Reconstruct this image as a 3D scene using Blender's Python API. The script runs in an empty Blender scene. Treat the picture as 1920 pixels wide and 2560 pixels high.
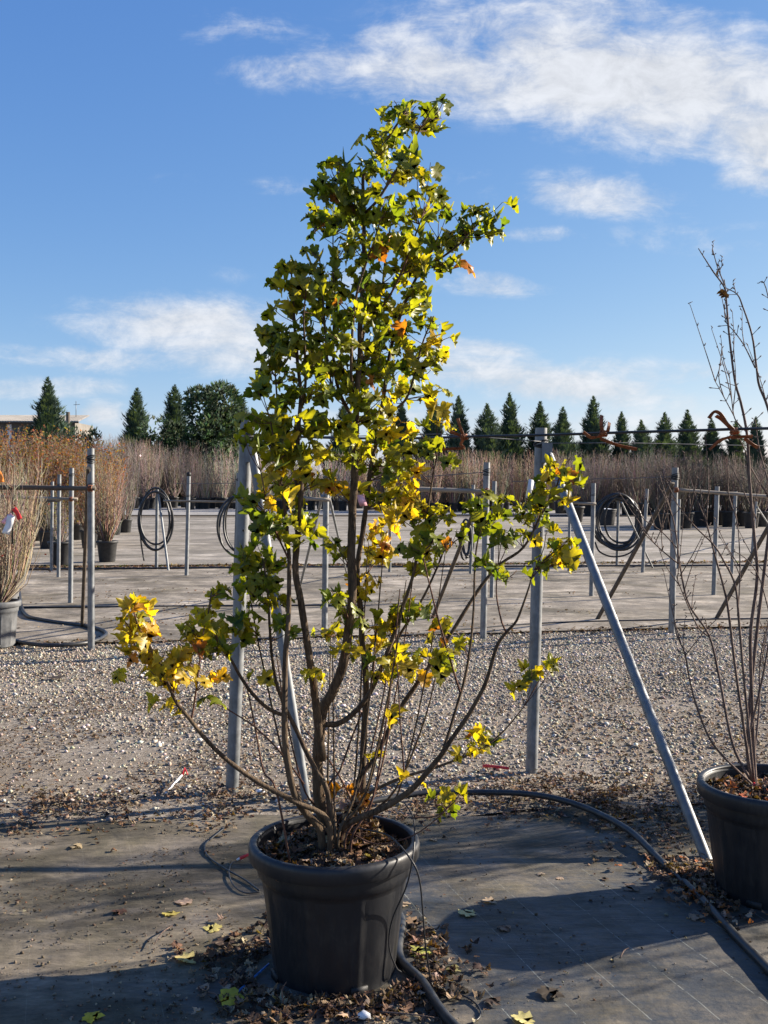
import bpy, math, random
import numpy as np
from mathutils import Vector, Matrix, Euler, noise as mnoise

random.seed(7)
RNG = np.random.default_rng(7)
SC = bpy.context.scene
R = math.radians

# ------------------------------------------------------------------ camera
CAM_H = 1.763
FOC = 2600.0                      # focal length in pixels of the 1920 x 2560 photograph
PITCH = math.atan(65.0 / FOC)     # slightly downwards
cam_data = bpy.data.cameras.new('camera')
cam = bpy.data.objects.new('camera', cam_data)
SC.collection.objects.link(cam)
cam.location = (0, 0, CAM_H)
cam.rotation_euler = (math.pi / 2 - PITCH, 0, 0)
cam_data.sensor_width = 36.0
cam_data.lens = 36.0 * FOC / 2560.0
cam_data.clip_start = 0.05
cam_data.clip_end = 6000
SC.camera = cam

# ------------------------------------------------------------------ sky and sun
SUN_EL, SUN_AZ = 21.0, 70.0       # azimuth clockwise from +Y (the viewing direction)
world = bpy.data.worlds.new('World')
SC.world = world
world.use_nodes = True
wn, wl = world.node_tree.nodes, world.node_tree.links
bg = wn['Background']
bg.inputs[1].default_value = 0.055
sky = wn.new('ShaderNodeTexSky')
sky.sky_type = 'NISHITA'
sky.sun_disc = False
sky.sun_elevation = R(SUN_EL)
sky.sun_rotation = R(SUN_AZ)
sky.air_density = 0.7
sky.dust_density = 0.3
sky.ozone_density = 4.0


def wmath(op, a, b=None, c=None, clamp=False):
    n = wn.new('ShaderNodeMath')
    n.operation = op
    n.use_clamp = clamp
    for i, v in enumerate((a, b, c)):
        if v is None:
            continue
        if isinstance(v, (int, float)):
            n.inputs[i].default_value = v
        else:
            wl.new(v, n.inputs[i])
    return n.outputs[0]


def wrange(v, a, b, c=0.0, d=1.0):
    n = wn.new('ShaderNodeMapRange')
    n.interpolation_type = 'SMOOTHSTEP'
    wl.new(v, n.inputs[0])
    for i, x in enumerate((a, b, c, d)):
        n.inputs[i + 1].default_value = x
    return n.outputs[0]


tc = wn.new('ShaderNodeTexCoord')
sep = wn.new('ShaderNodeSeparateXYZ')
wl.new(tc.outputs['Generated'], sep.inputs[0])
dx, dy, dz = sep.outputs
zc = wmath('MAXIMUM', dz, 0.0)
# where a view ray meets a cloud sheet, and a gnomonic chart of the northern sky
den = wmath('ADD', zc, 0.10)
cx, cy = wmath('DIVIDE', dx, den), wmath('DIVIDE', dy, den)
dyc = wmath('MAXIMUM', wmath('ABSOLUTE', dy), 0.02)
gu, gv = wmath('DIVIDE', dx, dyc), wmath('DIVIDE', zc, dyc)
comb = wn.new('ShaderNodeCombineXYZ')
wl.new(wmath('MULTIPLY', gu, 1.0), comb.inputs[0])
wl.new(gv, comb.inputs[1])


def wnoise(vec, scale, detail, rough, dist, stretch=(1, 1, 1), rot=0.0, loc=(0, 0, 0)):
    m = wn.new('ShaderNodeMapping')
    m.inputs['Scale'].default_value = stretch
    m.inputs['Rotation'].default_value = (0, 0, rot)
    m.inputs['Location'].default_value = loc
    wl.new(vec, m.inputs[0])
    n = wn.new('ShaderNodeTexNoise')
    n.inputs['Scale'].default_value = scale
    n.inputs['Detail'].default_value = detail
    n.inputs['Roughness'].default_value = rough
    n.inputs['Distortion'].default_value = dist
    wl.new(m.outputs[0], n.inputs['Vector'])
    return n.outputs['Fac']


plane = wn.new('ShaderNodeCombineXYZ')
wl.new(cx, plane.inputs[0])
wl.new(cy, plane.inputs[1])
streak = wnoise(comb.outputs[0], 8.0, 9.0, 0.66, 0.5, (1.0, 2.6, 1.0), R(8))
puff = wnoise(comb.outputs[0], 24.0, 8.0, 0.66, 0.4, (1.0, 1.5, 1.0), R(6), (3, 1, 0))
wide = wnoise(plane.outputs[0], 0.55, 3.0, 0.5, 0.2, (1, 1, 1), 0, (1.3, 4.2, 0))
# cloud banks of this sky: direction (as x, y on the photograph), half widths, tilt, amount
BANKS = [(1640, 225, 640, 165, 10, 1.0), (1190, 205, 420, 105, 6, 0.85), (1500, 60, 500, 60, 4, 0.55), (1000, 120, 160, 70, 0, 0.6), (720, 190, 190, 60, 4, 0.42),
         (1880, 330, 260, 130, 25, 1.0), (1450, 30, 420, 70, 8, 0.5), (1500, 495, 230, 62, 6, 0.6), (1880, 440, 130, 60, 0, 0.7),
         (1240, 480, 170, 55, 4, 0.3), (480, 825, 330, 85, 4, 0.80), (640, 890, 330, 60, 0, 0.72), (1330, 950, 420, 62, 8, 0.78),
         (1230, 715, 150, 36, 4, 0.62), (1360, 590, 150, 25, 2, 0.42), (690, 475, 120, 26, 0, 0.33), (1180, 880, 230, 40, 2, 0.55),
         (250, 1030, 70, 34, 0, 0.8), (110, 970, 220, 36, 0, 0.5), (300, 1050, 110, 30, 0, 0.5), (1700, 600, 300, 50, 0, 0.3),
         (620, 90, 200, 70, 0, 0.28), (1150, 1060, 900, 55, 0, 0.5), (1600, 930, 420, 40, 3, 0.45), (300, 900, 420, 40, 2, 0.5), (820, 700, 300, 40, 3, 0.35), (430, 460, 110, 30, 0, 0.15)]
mask = None
for bx, by, rx, ry, tilt, amt in BANKS:
    m = wn.new('ShaderNodeMapping')
    m.vector_type = 'TEXTURE'
    m.inputs['Location'].default_value = ((bx - 960) / FOC, (1215 - by) / FOC, 0)
    m.inputs['Rotation'].default_value = (0, 0, -R(tilt))
    m.inputs['Scale'].default_value = (rx / FOC * 1.25, ry / FOC * 1.25, 1)
    wl.new(comb.outputs[0], m.inputs[0])
    ln = wn.new('ShaderNodeVectorMath')
    ln.operation = 'LENGTH'
    wl.new(m.outputs[0], ln.inputs[0])
    v = wrange(ln.outputs['Value'], 0.15, 1.25, amt, 0.0)
    mask = v if mask is None else wmath('MAXIMUM', mask, v)
far_cloud = wrange(wide, 0.50, 0.72, 0.0, 0.55)           # elsewhere in the sky
front = wmath('MULTIPLY', wrange(dy, 0.35, 0.75), wrange(zc, 0.62, 0.5))
mask = wmath('ADD', mask, wmath('MULTIPLY', far_cloud, wmath('SUBTRACT', 1.0, front)), None, True)
tex = wmath('ADD', wmath('MULTIPLY', streak, 0.62), wmath('MULTIPLY', puff, 0.38))
dens = wrange(wmath('ADD', tex, wmath('MULTIPLY', mask, 0.40)), 0.55, 0.90)
dens = wmath('MULTIPLY', dens, wrange(mask, 0.0, 0.35))
shade = wrange(wmath('ADD', puff, wmath('MULTIPLY', streak, 0.5)), 0.5, 1.0, 0.86, 1.12)
sky_sep = wn.new('ShaderNodeSeparateXYZ')
wl.new(sky.outputs[0], sky_sep.inputs[0])
sky_sat = wn.new('ShaderNodeCombineXYZ')         # the camera's rendering of a clear winter sky: softer blue contrast
for ci, (pw, kk) in enumerate(((1.05, 1.25), (0.75, 1.55), (0.36, 3.05))):
    wl.new(wmath('MULTIPLY', wmath('POWER', sky_sep.outputs[ci], pw), kk), sky_sat.inputs[ci])
cloud_col = wn.new('ShaderNodeMix')
cloud_col.data_type = 'RGBA'
cloud_col.blend_type = 'MULTIPLY'
cloud_col.inputs['Factor'].default_value = 1.0
cloud_col.inputs['A'].default_value = (5.3, 5.45, 5.75, 1)
wl.new(shade, cloud_col.inputs['B'])
mix = wn.new('ShaderNodeMix')
mix.data_type = 'RGBA'
wl.new(wmath('MULTIPLY', dens, 0.93), mix.inputs['Factor'])
wl.new(sky_sat.outputs[0], mix.inputs['A'])
wl.new(cloud_col.outputs['Result'], mix.inputs['B'])
wl.new(mix.outputs['Result'], bg.inputs[0])

sun_data = bpy.data.lights.new('sun', 'SUN')
sun_data.energy = 5.0
sun_data.angle = R(0.53)
sun_data.color = (1.0, 0.90, 0.76)
sun = bpy.data.objects.new('sun', sun_data)
SC.collection.objects.link(sun)
sun_dir = Vector((math.sin(R(SUN_AZ)) * math.cos(R(SUN_EL)), math.cos(R(SUN_AZ)) * math.cos(R(SUN_EL)), math.sin(R(SUN_EL))))
sun.location = (6, 3, 9)
sun.rotation_euler = sun_dir.to_track_quat('Z', 'Y').to_euler()

SC.view_settings.view_transform = 'Standard'
SC.view_settings.look = 'None'
SC.view_settings.gamma = 1.0
SC.view_settings.exposure = 1.44
SC.view_settings.use_curve_mapping = False
SC.cycles.max_bounces = 8
SC.cycles.transparent_max_bounces = 8
SC.cycles.use_denoising = True

# ------------------------------------------------------------------ helpers
_f = Vector((0, math.cos(PITCH), -math.sin(PITCH)))
_u = Vector((0, math.sin(PITCH), math.cos(PITCH)))


def ray(px, py):
    return _f * FOC + Vector((px - 960, 0, 0)) + _u * (1280 - py)


def pt(px, py, Y):
    """World point seen at photograph pixel px, py at distance Y."""
    d = ray(px, py)
    return Vector((0, 0, CAM_H)) + d * (Y / d.y)


def gp(px, py, z=0.0):
    """Ground point seen at that pixel."""
    d = ray(px, py)
    return Vector((0, 0, CAM_H)) + d * ((z - CAM_H) / d.z)


def link(o, parent=None):
    SC.collection.objects.link(o)
    if parent is not None:
        o.parent = parent
    return o


def tag(o, label, cat, group=None, kind=None):
    o['label'] = label
    o['category'] = cat
    if group:
        o['group'] = group
    if kind:
        o['kind'] = kind
    return o


def empty(name, loc, label=None, cat=None, group=None, rz=0.0):
    o = bpy.data.objects.new(name, None)
    o.empty_display_size = 0.1
    o.location = loc
    o.rotation_euler = (0, 0, rz)
    link(o)
    if label:
        tag(o, label, cat, group)
    return o


def np_mesh(name, verts, faces, mats, smooth=True, colors=None, mat_idx=None):
    """Mesh from arrays; faces is an (n, k) int array, colors one RGB per face."""
    me = bpy.data.meshes.new(name)
    v = np.asarray(verts, dtype=np.float32)
    f = np.asarray(faces, dtype=np.int32)
    n, k = f.shape
    me.vertices.add(len(v))
    me.vertices.foreach_set('co', v.ravel())
    me.loops.add(n * k)
    me.loops.foreach_set('vertex_index', f.ravel())
    me.polygons.add(n)
    me.polygons.foreach_set('loop_start', np.arange(0, n * k, k, dtype=np.int32))
    if smooth:
        me.polygons.foreach_set('use_smooth', np.ones(n, dtype=bool))
    for m in (mats if isinstance(mats, (list, tuple)) else [mats]):
        me.materials.append(m)
    if mat_idx is not None:
        me.polygons.foreach_set('material_index', np.asarray(mat_idx, dtype=np.int32))
    me.update(calc_edges=True)
    if colors is not None:
        a = me.attributes.new('tint', 'FLOAT_COLOR', 'FACE')
        c = np.ones((n, 4), dtype=np.float32)
        c[:, :3] = colors
        a.data.foreach_set('color', c.ravel())
    return me


class MB:
    """Collects tubes, boxes and lathes into one mesh."""

    def __init__(self):
        self.v, self.f, self.c = [], [], []
        self.col = (1, 1, 1)

    def face(self, *idx):
        self.f.append(idx)
        self.c.append(self.col)

    def tube(self, pts, radii, sides=8, cap=True, wobble=0.0):
        pts = [Vector(p) for p in pts]
        n = len(pts)
        if not hasattr(radii, '__len__'):
            radii = [radii] * n
        base = len(self.v)
        ref = None
        for i, p in enumerate(pts):
            t = (pts[min(i + 1, n - 1)] - pts[max(i - 1, 0)])
            if t.length < 1e-9:
                t = Vector((0, 0, 1))
            t.normalize()
            if ref is None:
                ref = t.orthogonal().normalized()
            else:
                ref = ref - t * ref.dot(t)
                ref = ref.normalized() if ref.length > 1e-6 else t.orthogonal().normalized()
            b = t.cross(ref)
            for k in range(sides):
                a = 2 * math.pi * k / sides
                r = radii[i]
                if wobble:
                    r *= 1 + wobble * (random.random() - 0.5)
                self.v.append(p + (ref * math.cos(a) + b * math.sin(a)) * r)
        for i in range(n - 1):
            for k in range(sides):
                a = base + i * sides + k
                b2 = base + i * sides + (k + 1) % sides
                self.face(a, b2, b2 + sides, a + sides)
        if cap:
            self.face(*[base + k for k in reversed(range(sides))])
            self.face(*[base + (n - 1) * sides + k for k in range(sides)])

    def box(self, c, s, rot=None):
        b = len(self.v)
        m = rot.to_matrix() if rot is not None else Matrix.Identity(3)
        for z in (-1, 1):
            for y in (-1, 1):
                for x in (-1, 1):
                    self.v.append(Vector(c) + m @ Vector((x * s[0] / 2, y * s[1] / 2, z * s[2] / 2)))
        for q in ((0, 2, 3, 1), (4, 5, 7, 6), (0, 1, 5, 4), (2, 6, 7, 3), (0, 4, 6, 2), (1, 3, 7, 5)):
            self.face(*[b + i for i in q])

    def lathe(self, prof, seg=64, c=(0, 0, 0), rfun=None):
        b = len(self.v)
        n = len(prof)
        for i, (r, z) in enumerate(prof):
            for k in range(seg):
                a = 2 * math.pi * k / seg
                rr = r + (rfun(a, z, i) if rfun else 0)
                self.v.append(Vector((c[0] + rr * math.cos(a), c[1] + rr * math.sin(a), c[2] + z)))
        for i in range(n - 1):
            for k in range(seg):
                k2 = (k + 1) % seg
                self.face(b + i * seg + k, b + i * seg + k2, b + (i + 1) * seg + k2, b + (i + 1) * seg + k)

    def quad_strip(self, left, right):
        b = len(self.v)
        for l, r_ in zip(left, right):
            self.v += [Vector(l), Vector(r_)]
        for i in range(len(left) - 1):
            a = b + 2 * i
            self.face(a, a + 1, a + 3, a + 2)

    def mesh(self, name, mat, smooth=True, tint=False):
        me = bpy.data.meshes.new(name)
        me.from_pydata([tuple(p) for p in self.v], [], self.f)
        for m in (mat if isinstance(mat, (list, tuple)) else [mat]):
            me.materials.append(m)
        if smooth:
            me.polygons.foreach_set('use_smooth', np.ones(len(me.polygons), dtype=bool))
        if tint:
            a = me.attributes.new('tint', 'FLOAT_COLOR', 'FACE')
            c = np.ones((len(self.c), 4), dtype=np.float32)
            c[:, :3] = np.asarray(self.c, dtype=np.float32)
            a.data.foreach_set('color', c.ravel())
        me.update()
        return me

    def build(self, name, mat, parent=None, smooth=True, tint=False, local=True):
        """Points are given in the world; a parent's own place is taken out."""
        if parent is not None and local:
            inv = Matrix.LocRotScale(parent.location, parent.rotation_euler, None).inverted()
            self.v = [inv @ Vector(p) for p in self.v]
        o = bpy.data.objects.new(name, self.mesh(name, mat, smooth, tint))
        return link(o, parent)


def autosmooth(o, deg=35):
    me = o.data
    me.polygons.foreach_set('use_smooth', np.ones(len(me.polygons), dtype=bool))
    if hasattr(me, 'set_sharp_from_angle'):
        me.set_sharp_from_angle(angle=R(deg))


def spline(pts, n=5):
    """Catmull-Rom through pts."""
    pts = [Vector(p) for p in pts]
    if len(pts) < 3:
        return [pts[0].lerp(pts[-1], i / n) for i in range(n + 1)]
    q = [pts[0] * 2 - pts[1]] + pts + [pts[-1] * 2 - pts[-2]]
    out = []
    for i in range(1, len(q) - 2):
        for k in range(n):
            t = k / n
            a, b, c, d = q[i - 1], q[i], q[i + 1], q[i + 2]
            out.append(0.5 * ((2 * b) + (c - a) * t + (2 * a - 5 * b + 4 * c - d) * t * t + (3 * b - a - 3 * c + d) * t ** 3))
    out.append(pts[-1])
    return out


# ------------------------------------------------------------------ materials
def material(name):
    m = bpy.data.materials.new(name)
    m.use_nodes = True
    return m, m.node_tree.nodes, m.node_tree.links, m.node_tree.nodes['Principled BSDF']


def noise_node(n, l, scale, detail=5, rough=0.55, coord='pos', stretch=None, dist=0.0):
    if coord == 'pos':
        g = n.new('ShaderNodeNewGeometry').outputs['Position']
    else:
        g = n.new('ShaderNodeTexCoord').outputs['Object']
    if stretch:
        mp = n.new('ShaderNodeMapping')
        mp.inputs['Scale'].default_value = stretch[:3]
        if len(stretch) > 3:
            mp.inputs['Rotation'].default_value = (0, 0, stretch[3])
        l.new(g, mp.inputs[0])
        g = mp.outputs[0]
    t = n.new('ShaderNodeTexNoise')
    t.inputs['Scale'].default_value = scale
    t.inputs['Detail'].default_value = detail
    t.inputs['Roughness'].default_value = rough
    t.inputs['Distortion'].default_value = dist
    l.new(g, t.inputs['Vector'])
    return t.outputs['Fac']


def ramp(n, l, fac, stops):
    r = n.new('ShaderNodeValToRGB')
    e = r.color_ramp.elements
    while len(e) < len(stops):
        e.new(0.5)
    for i, (p, c) in enumerate(stops):
        e[i].position = p
        e[i].color = (*c, 1) if len(c) == 3 else c
    l.new(fac, r.inputs[0])
    return r.outputs[0]


def mixc(n, l, fac, a, b, blend='MIX'):
    m = n.new('ShaderNodeMix')
    m.data_type = 'RGBA'
    m.blend_type = blend
    for s, v in (('Factor', fac), ('A', a), ('B', b)):
        if isinstance(v, (int, float)):
            m.inputs[s].default_value = v
        elif isinstance(v, (tuple, list)):
            m.inputs[s].default_value = (*v, 1)
        else:
            l.new(v, m.inputs[s])
    return m.outputs['Result']


def bump(n, l, bsdf, h, strength=0.4, dist=0.01, prev=None):
    b = n.new('ShaderNodeBump')
    b.inputs['Strength'].default_value = strength
    b.inputs['Distance'].default_value = dist
    l.new(h, b.inputs['Height'])
    if prev is not None:
        l.new(prev, b.inputs['Normal'])
    if bsdf is not None:
        l.new(b.outputs[0], bsdf.inputs['Normal'])
    return b.outputs[0]


def simple(name, stops, scale=20, rough=0.7, metallic=0.0, bump_s=0.2, bump_d=0.004, coord='obj', stretch=None, spec=0.4, detail=5):
    m, n, l, b = material(name)
    f = noise_node(n, l, scale, detail, 0.6, coord, stretch)
    l.new(ramp(n, l, f, stops), b.inputs['Base Color'])
    b.inputs['Roughness'].default_value = rough
    b.inputs['Metallic'].default_value = metallic
    b.inputs['Specular IOR Level'].default_value = spec
    if bump_s:
        bump(n, l, b, f, bump_s, bump_d)
    return m


M = {}
M['steel'] = None
m, n, l, b = material('galvanised_steel')
f1 = noise_node(n, l, 9, 6, 0.65, 'pos')
f2 = noise_node(n, l, 45, 3, 0.6, 'pos', (1, 1, 0.25))
c1 = ramp(n, l, f1, [(0.30, (0.13, 0.138, 0.145)), (0.52, (0.215, 0.228, 0.236)), (0.75, (0.30, 0.308, 0.31))])
c1 = mixc(n, l, ramp(n, l, noise_node(n, l, 5, 8, 0.75, 'pos', (1, 1, 0.5)), [(0.60, (0, 0, 0)), (0.72, (0.7, 0.7, 0.7))]), c1, (0.16, 0.115, 0.08))
l.new(mixc(n, l, 0.35, c1, ramp(n, l, f2, [(0.35, (0.16, 0.16, 0.16)), (0.7, (0.5, 0.5, 0.5))]), 'OVERLAY'), b.inputs['Base Color'])
b.inputs['Metallic'].default_value = 0.35
l.new(ramp(n, l, f1, [(0.3, (0.42,) * 3), (0.7, (0.62,) * 3)]), b.inputs['Roughness'])
bump(n, l, b, f2, 0.08, 0.002)
M['steel'] = m

m, n, l, b = material('black_pot_plastic')
f1 = noise_node(n, l, 7, 7, 0.65, 'obj')
f2 = noise_node(n, l, 60, 4, 0.6, 'obj', (1, 1, 0.2))
f3 = noise_node(n, l, 26, 7, 0.75, 'obj', (1.6, 1.6, 0.35))
dust = mixc(n, l, 1.0, ramp(n, l, f1, [(0.46, (0, 0, 0)), (0.68, (0.5, 0.5, 0.5))]), ramp(n, l, f3, [(0.44, (0.12,) * 3), (0.62, (1.3,) * 3)]), 'MULTIPLY')
l.new(mixc(n, l, dust, (0.0095, 0.0105, 0.0135), (0.05, 0.046, 0.040)), b.inputs['Base Color'])
l.new(ramp(n, l, f2, [(0.3, (0.40,) * 3), (0.7, (0.58,) * 3)]), b.inputs['Roughness'])
b.inputs['Specular IOR Level'].default_value = 0.5
bump(n, l, b, f2, 0.06, 0.002)
M['pot'] = m
M['grey_pot'] = simple('dusty_grey_pot_plastic', [(0.3, (0.06, 0.063, 0.067)), (0.6, (0.12, 0.123, 0.127)), (0.8, (0.17, 0.168, 0.16))], 9, 0.6, 0, 0.1, 0.003)
M['far_pot'] = simple('dull_black_pot_plastic', [(0.3, (0.016, 0.017, 0.019)), (0.75, (0.045, 0.045, 0.045))], 6, 0.6, 0, 0)
M['pipe'] = simple('black_polyethylene_pipe', [(0.35, (0.018, 0.019, 0.021)), (0.6, (0.035, 0.035, 0.036)), (0.8, (0.10, 0.095, 0.085))], 14, 0.42, 0, 0.05, 0.002, 'pos')
M['soil'] = simple('dark_potting_soil', [(0.3, (0.010, 0.008, 0.006)), (0.7, (0.04, 0.028, 0.02))], 60, 0.95, 0, 0.8, 0.01)
M['wire'] = simple('grey_steel_wire', [(0.3, (0.07, 0.07, 0.075)), (0.7, (0.18, 0.18, 0.18))], 30, 0.5, 0.5, 0)
M['dark_wood'] = simple('weathered_dark_wood', [(0.3, (0.045, 0.036, 0.028)), (0.7, (0.13, 0.105, 0.08))], 14, 0.85, 0, 0.3, 0.004, 'pos', (0.15, 1, 1))
M['pale_wood'] = simple('weathered_pale_wood', [(0.3, (0.13, 0.105, 0.08)), (0.7, (0.33, 0.28, 0.22))], 14, 0.85, 0, 0.3, 0.004, 'pos', (0.15, 1, 1))
M['rust_tie'] = simple('perished_brown_rubber', [(0.3, (0.09, 0.025, 0.010)), (0.55, (0.26, 0.075, 0.022)), (0.75, (0.40, 0.14, 0.04))], 40, 0.55, 0, 0.4, 0.004)
M['red'] = simple('red_plastic_tape', [(0.3, (0.55, 0.02, 0.025)), (0.7, (0.75, 0.05, 0.05))], 20, 0.45, 0, 0.1)
M['pink'] = simple('pink_plastic_tape', [(0.3, (0.75, 0.33, 0.42)), (0.7, (0.82, 0.5, 0.56))], 20, 0.45, 0, 0.1)
M['white'] = simple('white_plastic_tag', [(0.3, (0.62, 0.63, 0.66)), (0.7, (0.8, 0.8, 0.8))], 20, 0.45, 0, 0.05)
M['orange'] = simple('orange_plastic_tag', [(0.3, (0.75, 0.2, 0.03)), (0.7, (0.85, 0.32, 0.06))], 20, 0.45, 0, 0.05)
M['blue'] = simple('blue_twine', [(0.3, (0.02, 0.12, 0.35)), (0.7, (0.06, 0.26, 0.6))], 50, 0.6, 0, 0.3)
M['rubber'] = simple('black_rubber', [(0.3, (0.008, 0.008, 0.009)), (0.7, (0.02, 0.02, 0.02))], 30, 0.6, 0, 0)


def bark(name, dark, mid, light, scale):
    m, n, l, b = material(name)
    f = noise_node(n, l, scale, 6, 0.65, 'pos', (1, 1, 0.16), 0.6)
    g = noise_node(n, l, 6, 4, 0.6, 'pos')
    c = ramp(n, l, f, [(0.32, dark), (0.52, mid), (0.72, light)])
    l.new(mixc(n, l, ramp(n, l, g, [(0.4, (0, 0, 0)), (0.7, (0.5, 0.5, 0.5))]), c, light), b.inputs['Base Color'])
    b.inputs['Roughness'].default_value = 0.85
    b.inputs['Specular IOR Level'].default_value = 0.25
    bump(n, l, b, f, 0.9, 0.008)
    return m


M['bark'] = bark('furrowed_maple_bark', (0.020, 0.013, 0.008), (0.075, 0.049, 0.029), (0.20, 0.138, 0.082), 130)
M['shoot'] = bark('red_brown_young_bark', (0.040, 0.018, 0.012), (0.11, 0.052, 0.036), (0.20, 0.11, 0.07), 160)
M['bare_bark'] = bark('grey_brown_bare_bark', (0.045, 0.030, 0.026), (0.125, 0.085, 0.070), (0.26, 0.195, 0.155), 150)


def tint_material(name, rough=0.75, translucent=0.0, source='attr', spec=0.3, sheen_back=None, bump_scale=None, gloss_var=False):
    """Colour from each face's (or object's) own tint with a little grain."""
    m, n, l, b = material(name)
    if source == 'attr':
        a = n.new('ShaderNodeAttribute')
        a.attribute_name = 'tint'
        col = a.outputs['Color']
    else:
        col = n.new('ShaderNodeObjectInfo').outputs['Color']
    g = noise_node(n, l, bump_scale or 35, 4, 0.6, 'pos')
    base = mixc(n, l, 1.0, col, ramp(n, l, g, [(0.25, (0.68, 0.68, 0.68)), (0.75, (1.25, 1.25, 1.25))]), 'MULTIPLY')
    l.new(base, b.inputs['Base Color'])
    b.inputs['Roughness'].default_value = rough
    b.inputs['Specular IOR Level'].default_value = spec
    if translucent:
        t = n.new('ShaderNodeBsdfTranslucent')
        l.new(mixc(n, l, 1.0, base, (2.25, 2.05, 0.45), 'MULTIPLY'), t.inputs['Color'])
        s = n.new('ShaderNodeMixShader')
        s.inputs[0].default_value = translucent
        l.new(b.outputs[0], s.inputs[1])
        l.new(t.outputs[0], s.inputs[2])
        l.new(s.outputs[0], n['Material Output'].inputs['Surface'])
    return m


M['leaf'] = tint_material('maple_leaf', 0.42, 0.5, 'obj', 0.4)
M['leaf_mass'] = tint_material('maple_leaf_mass', 0.42, 0.5, 'attr', 0.4)
M['dead_leaf'] = tint_material('dead_leaf', 0.8, 0.12, 'attr', 0.2)
M['fallen_leaf'] = tint_material('fallen_leaf', 0.7, 0.2, 'obj', 0.3)
M['stone'] = tint_material('gravel_stone', 0.85, 0, 'attr', 0.25, bump_scale=90)
M['twig_mass'] = tint_material('twig_mass', 0.85, 0, 'attr', 0.2)
M['needles'] = tint_material('conifer_needles', 0.7, 0.18, 'attr', 0.25, bump_scale=3)
M['dry_leaf'] = tint_material('dry_hedge_leaf', 0.7, 0.3, 'attr', 0.25, bump_scale=6)


def ground_material(name, stops, scale, big, fine=80, bstr=0.8, bdist=0.02, rough=0.95):
    m, n, l, b = material(name)
    f = noise_node(n, l, scale, 8, 0.68, 'pos')
    g = noise_node(n, l, fine, 4, 0.7, 'pos')
    w = noise_node(n, l, 0.6, 3, 0.5, 'pos')
    c = ramp(n, l, f, stops)
    c = mixc(n, l, ramp(n, l, w, [(0.35, (0, 0, 0)), (0.7, (0.7, 0.7, 0.7))]), c, big)
    c = mixc(n, l, 0.6, c, ramp(n, l, g, [(0.3, (0.45,) * 3), (0.7, (1.4,) * 3)]), 'MULTIPLY')
    l.new(c, b.inputs['Base Color'])
    b.inputs['Roughness'].default_value = rough
    b.inputs['Specular IOR Level'].default_value = 0.15
    nn = bump(n, l, None, f, bstr * 0.6, bdist)
    bump(n, l, b, g, bstr, bdist * 0.3, nn)
    return m


M['earth'] = ground_material('bare_earth', [(0.3, (0.06, 0.048, 0.036)), (0.5, (0.12, 0.098, 0.075)), (0.72, (0.20, 0.17, 0.135))], 5, (0.13, 0.11, 0.085))
M['grit'] = ground_material('grit_and_earth', [(0.3, (0.085, 0.070, 0.055)), (0.5, (0.235, 0.20, 0.16)), (0.70, (0.43, 0.39, 0.33))], 34, (0.18, 0.142, 0.102), 120)
M['road'] = ground_material('pale_gravel_road', [(0.3, (0.22, 0.21, 0.195)), (0.55, (0.31, 0.295, 0.275)), (0.75, (0.40, 0.385, 0.36))], 1.2, (0.30, 0.285, 0.265), 5)


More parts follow.
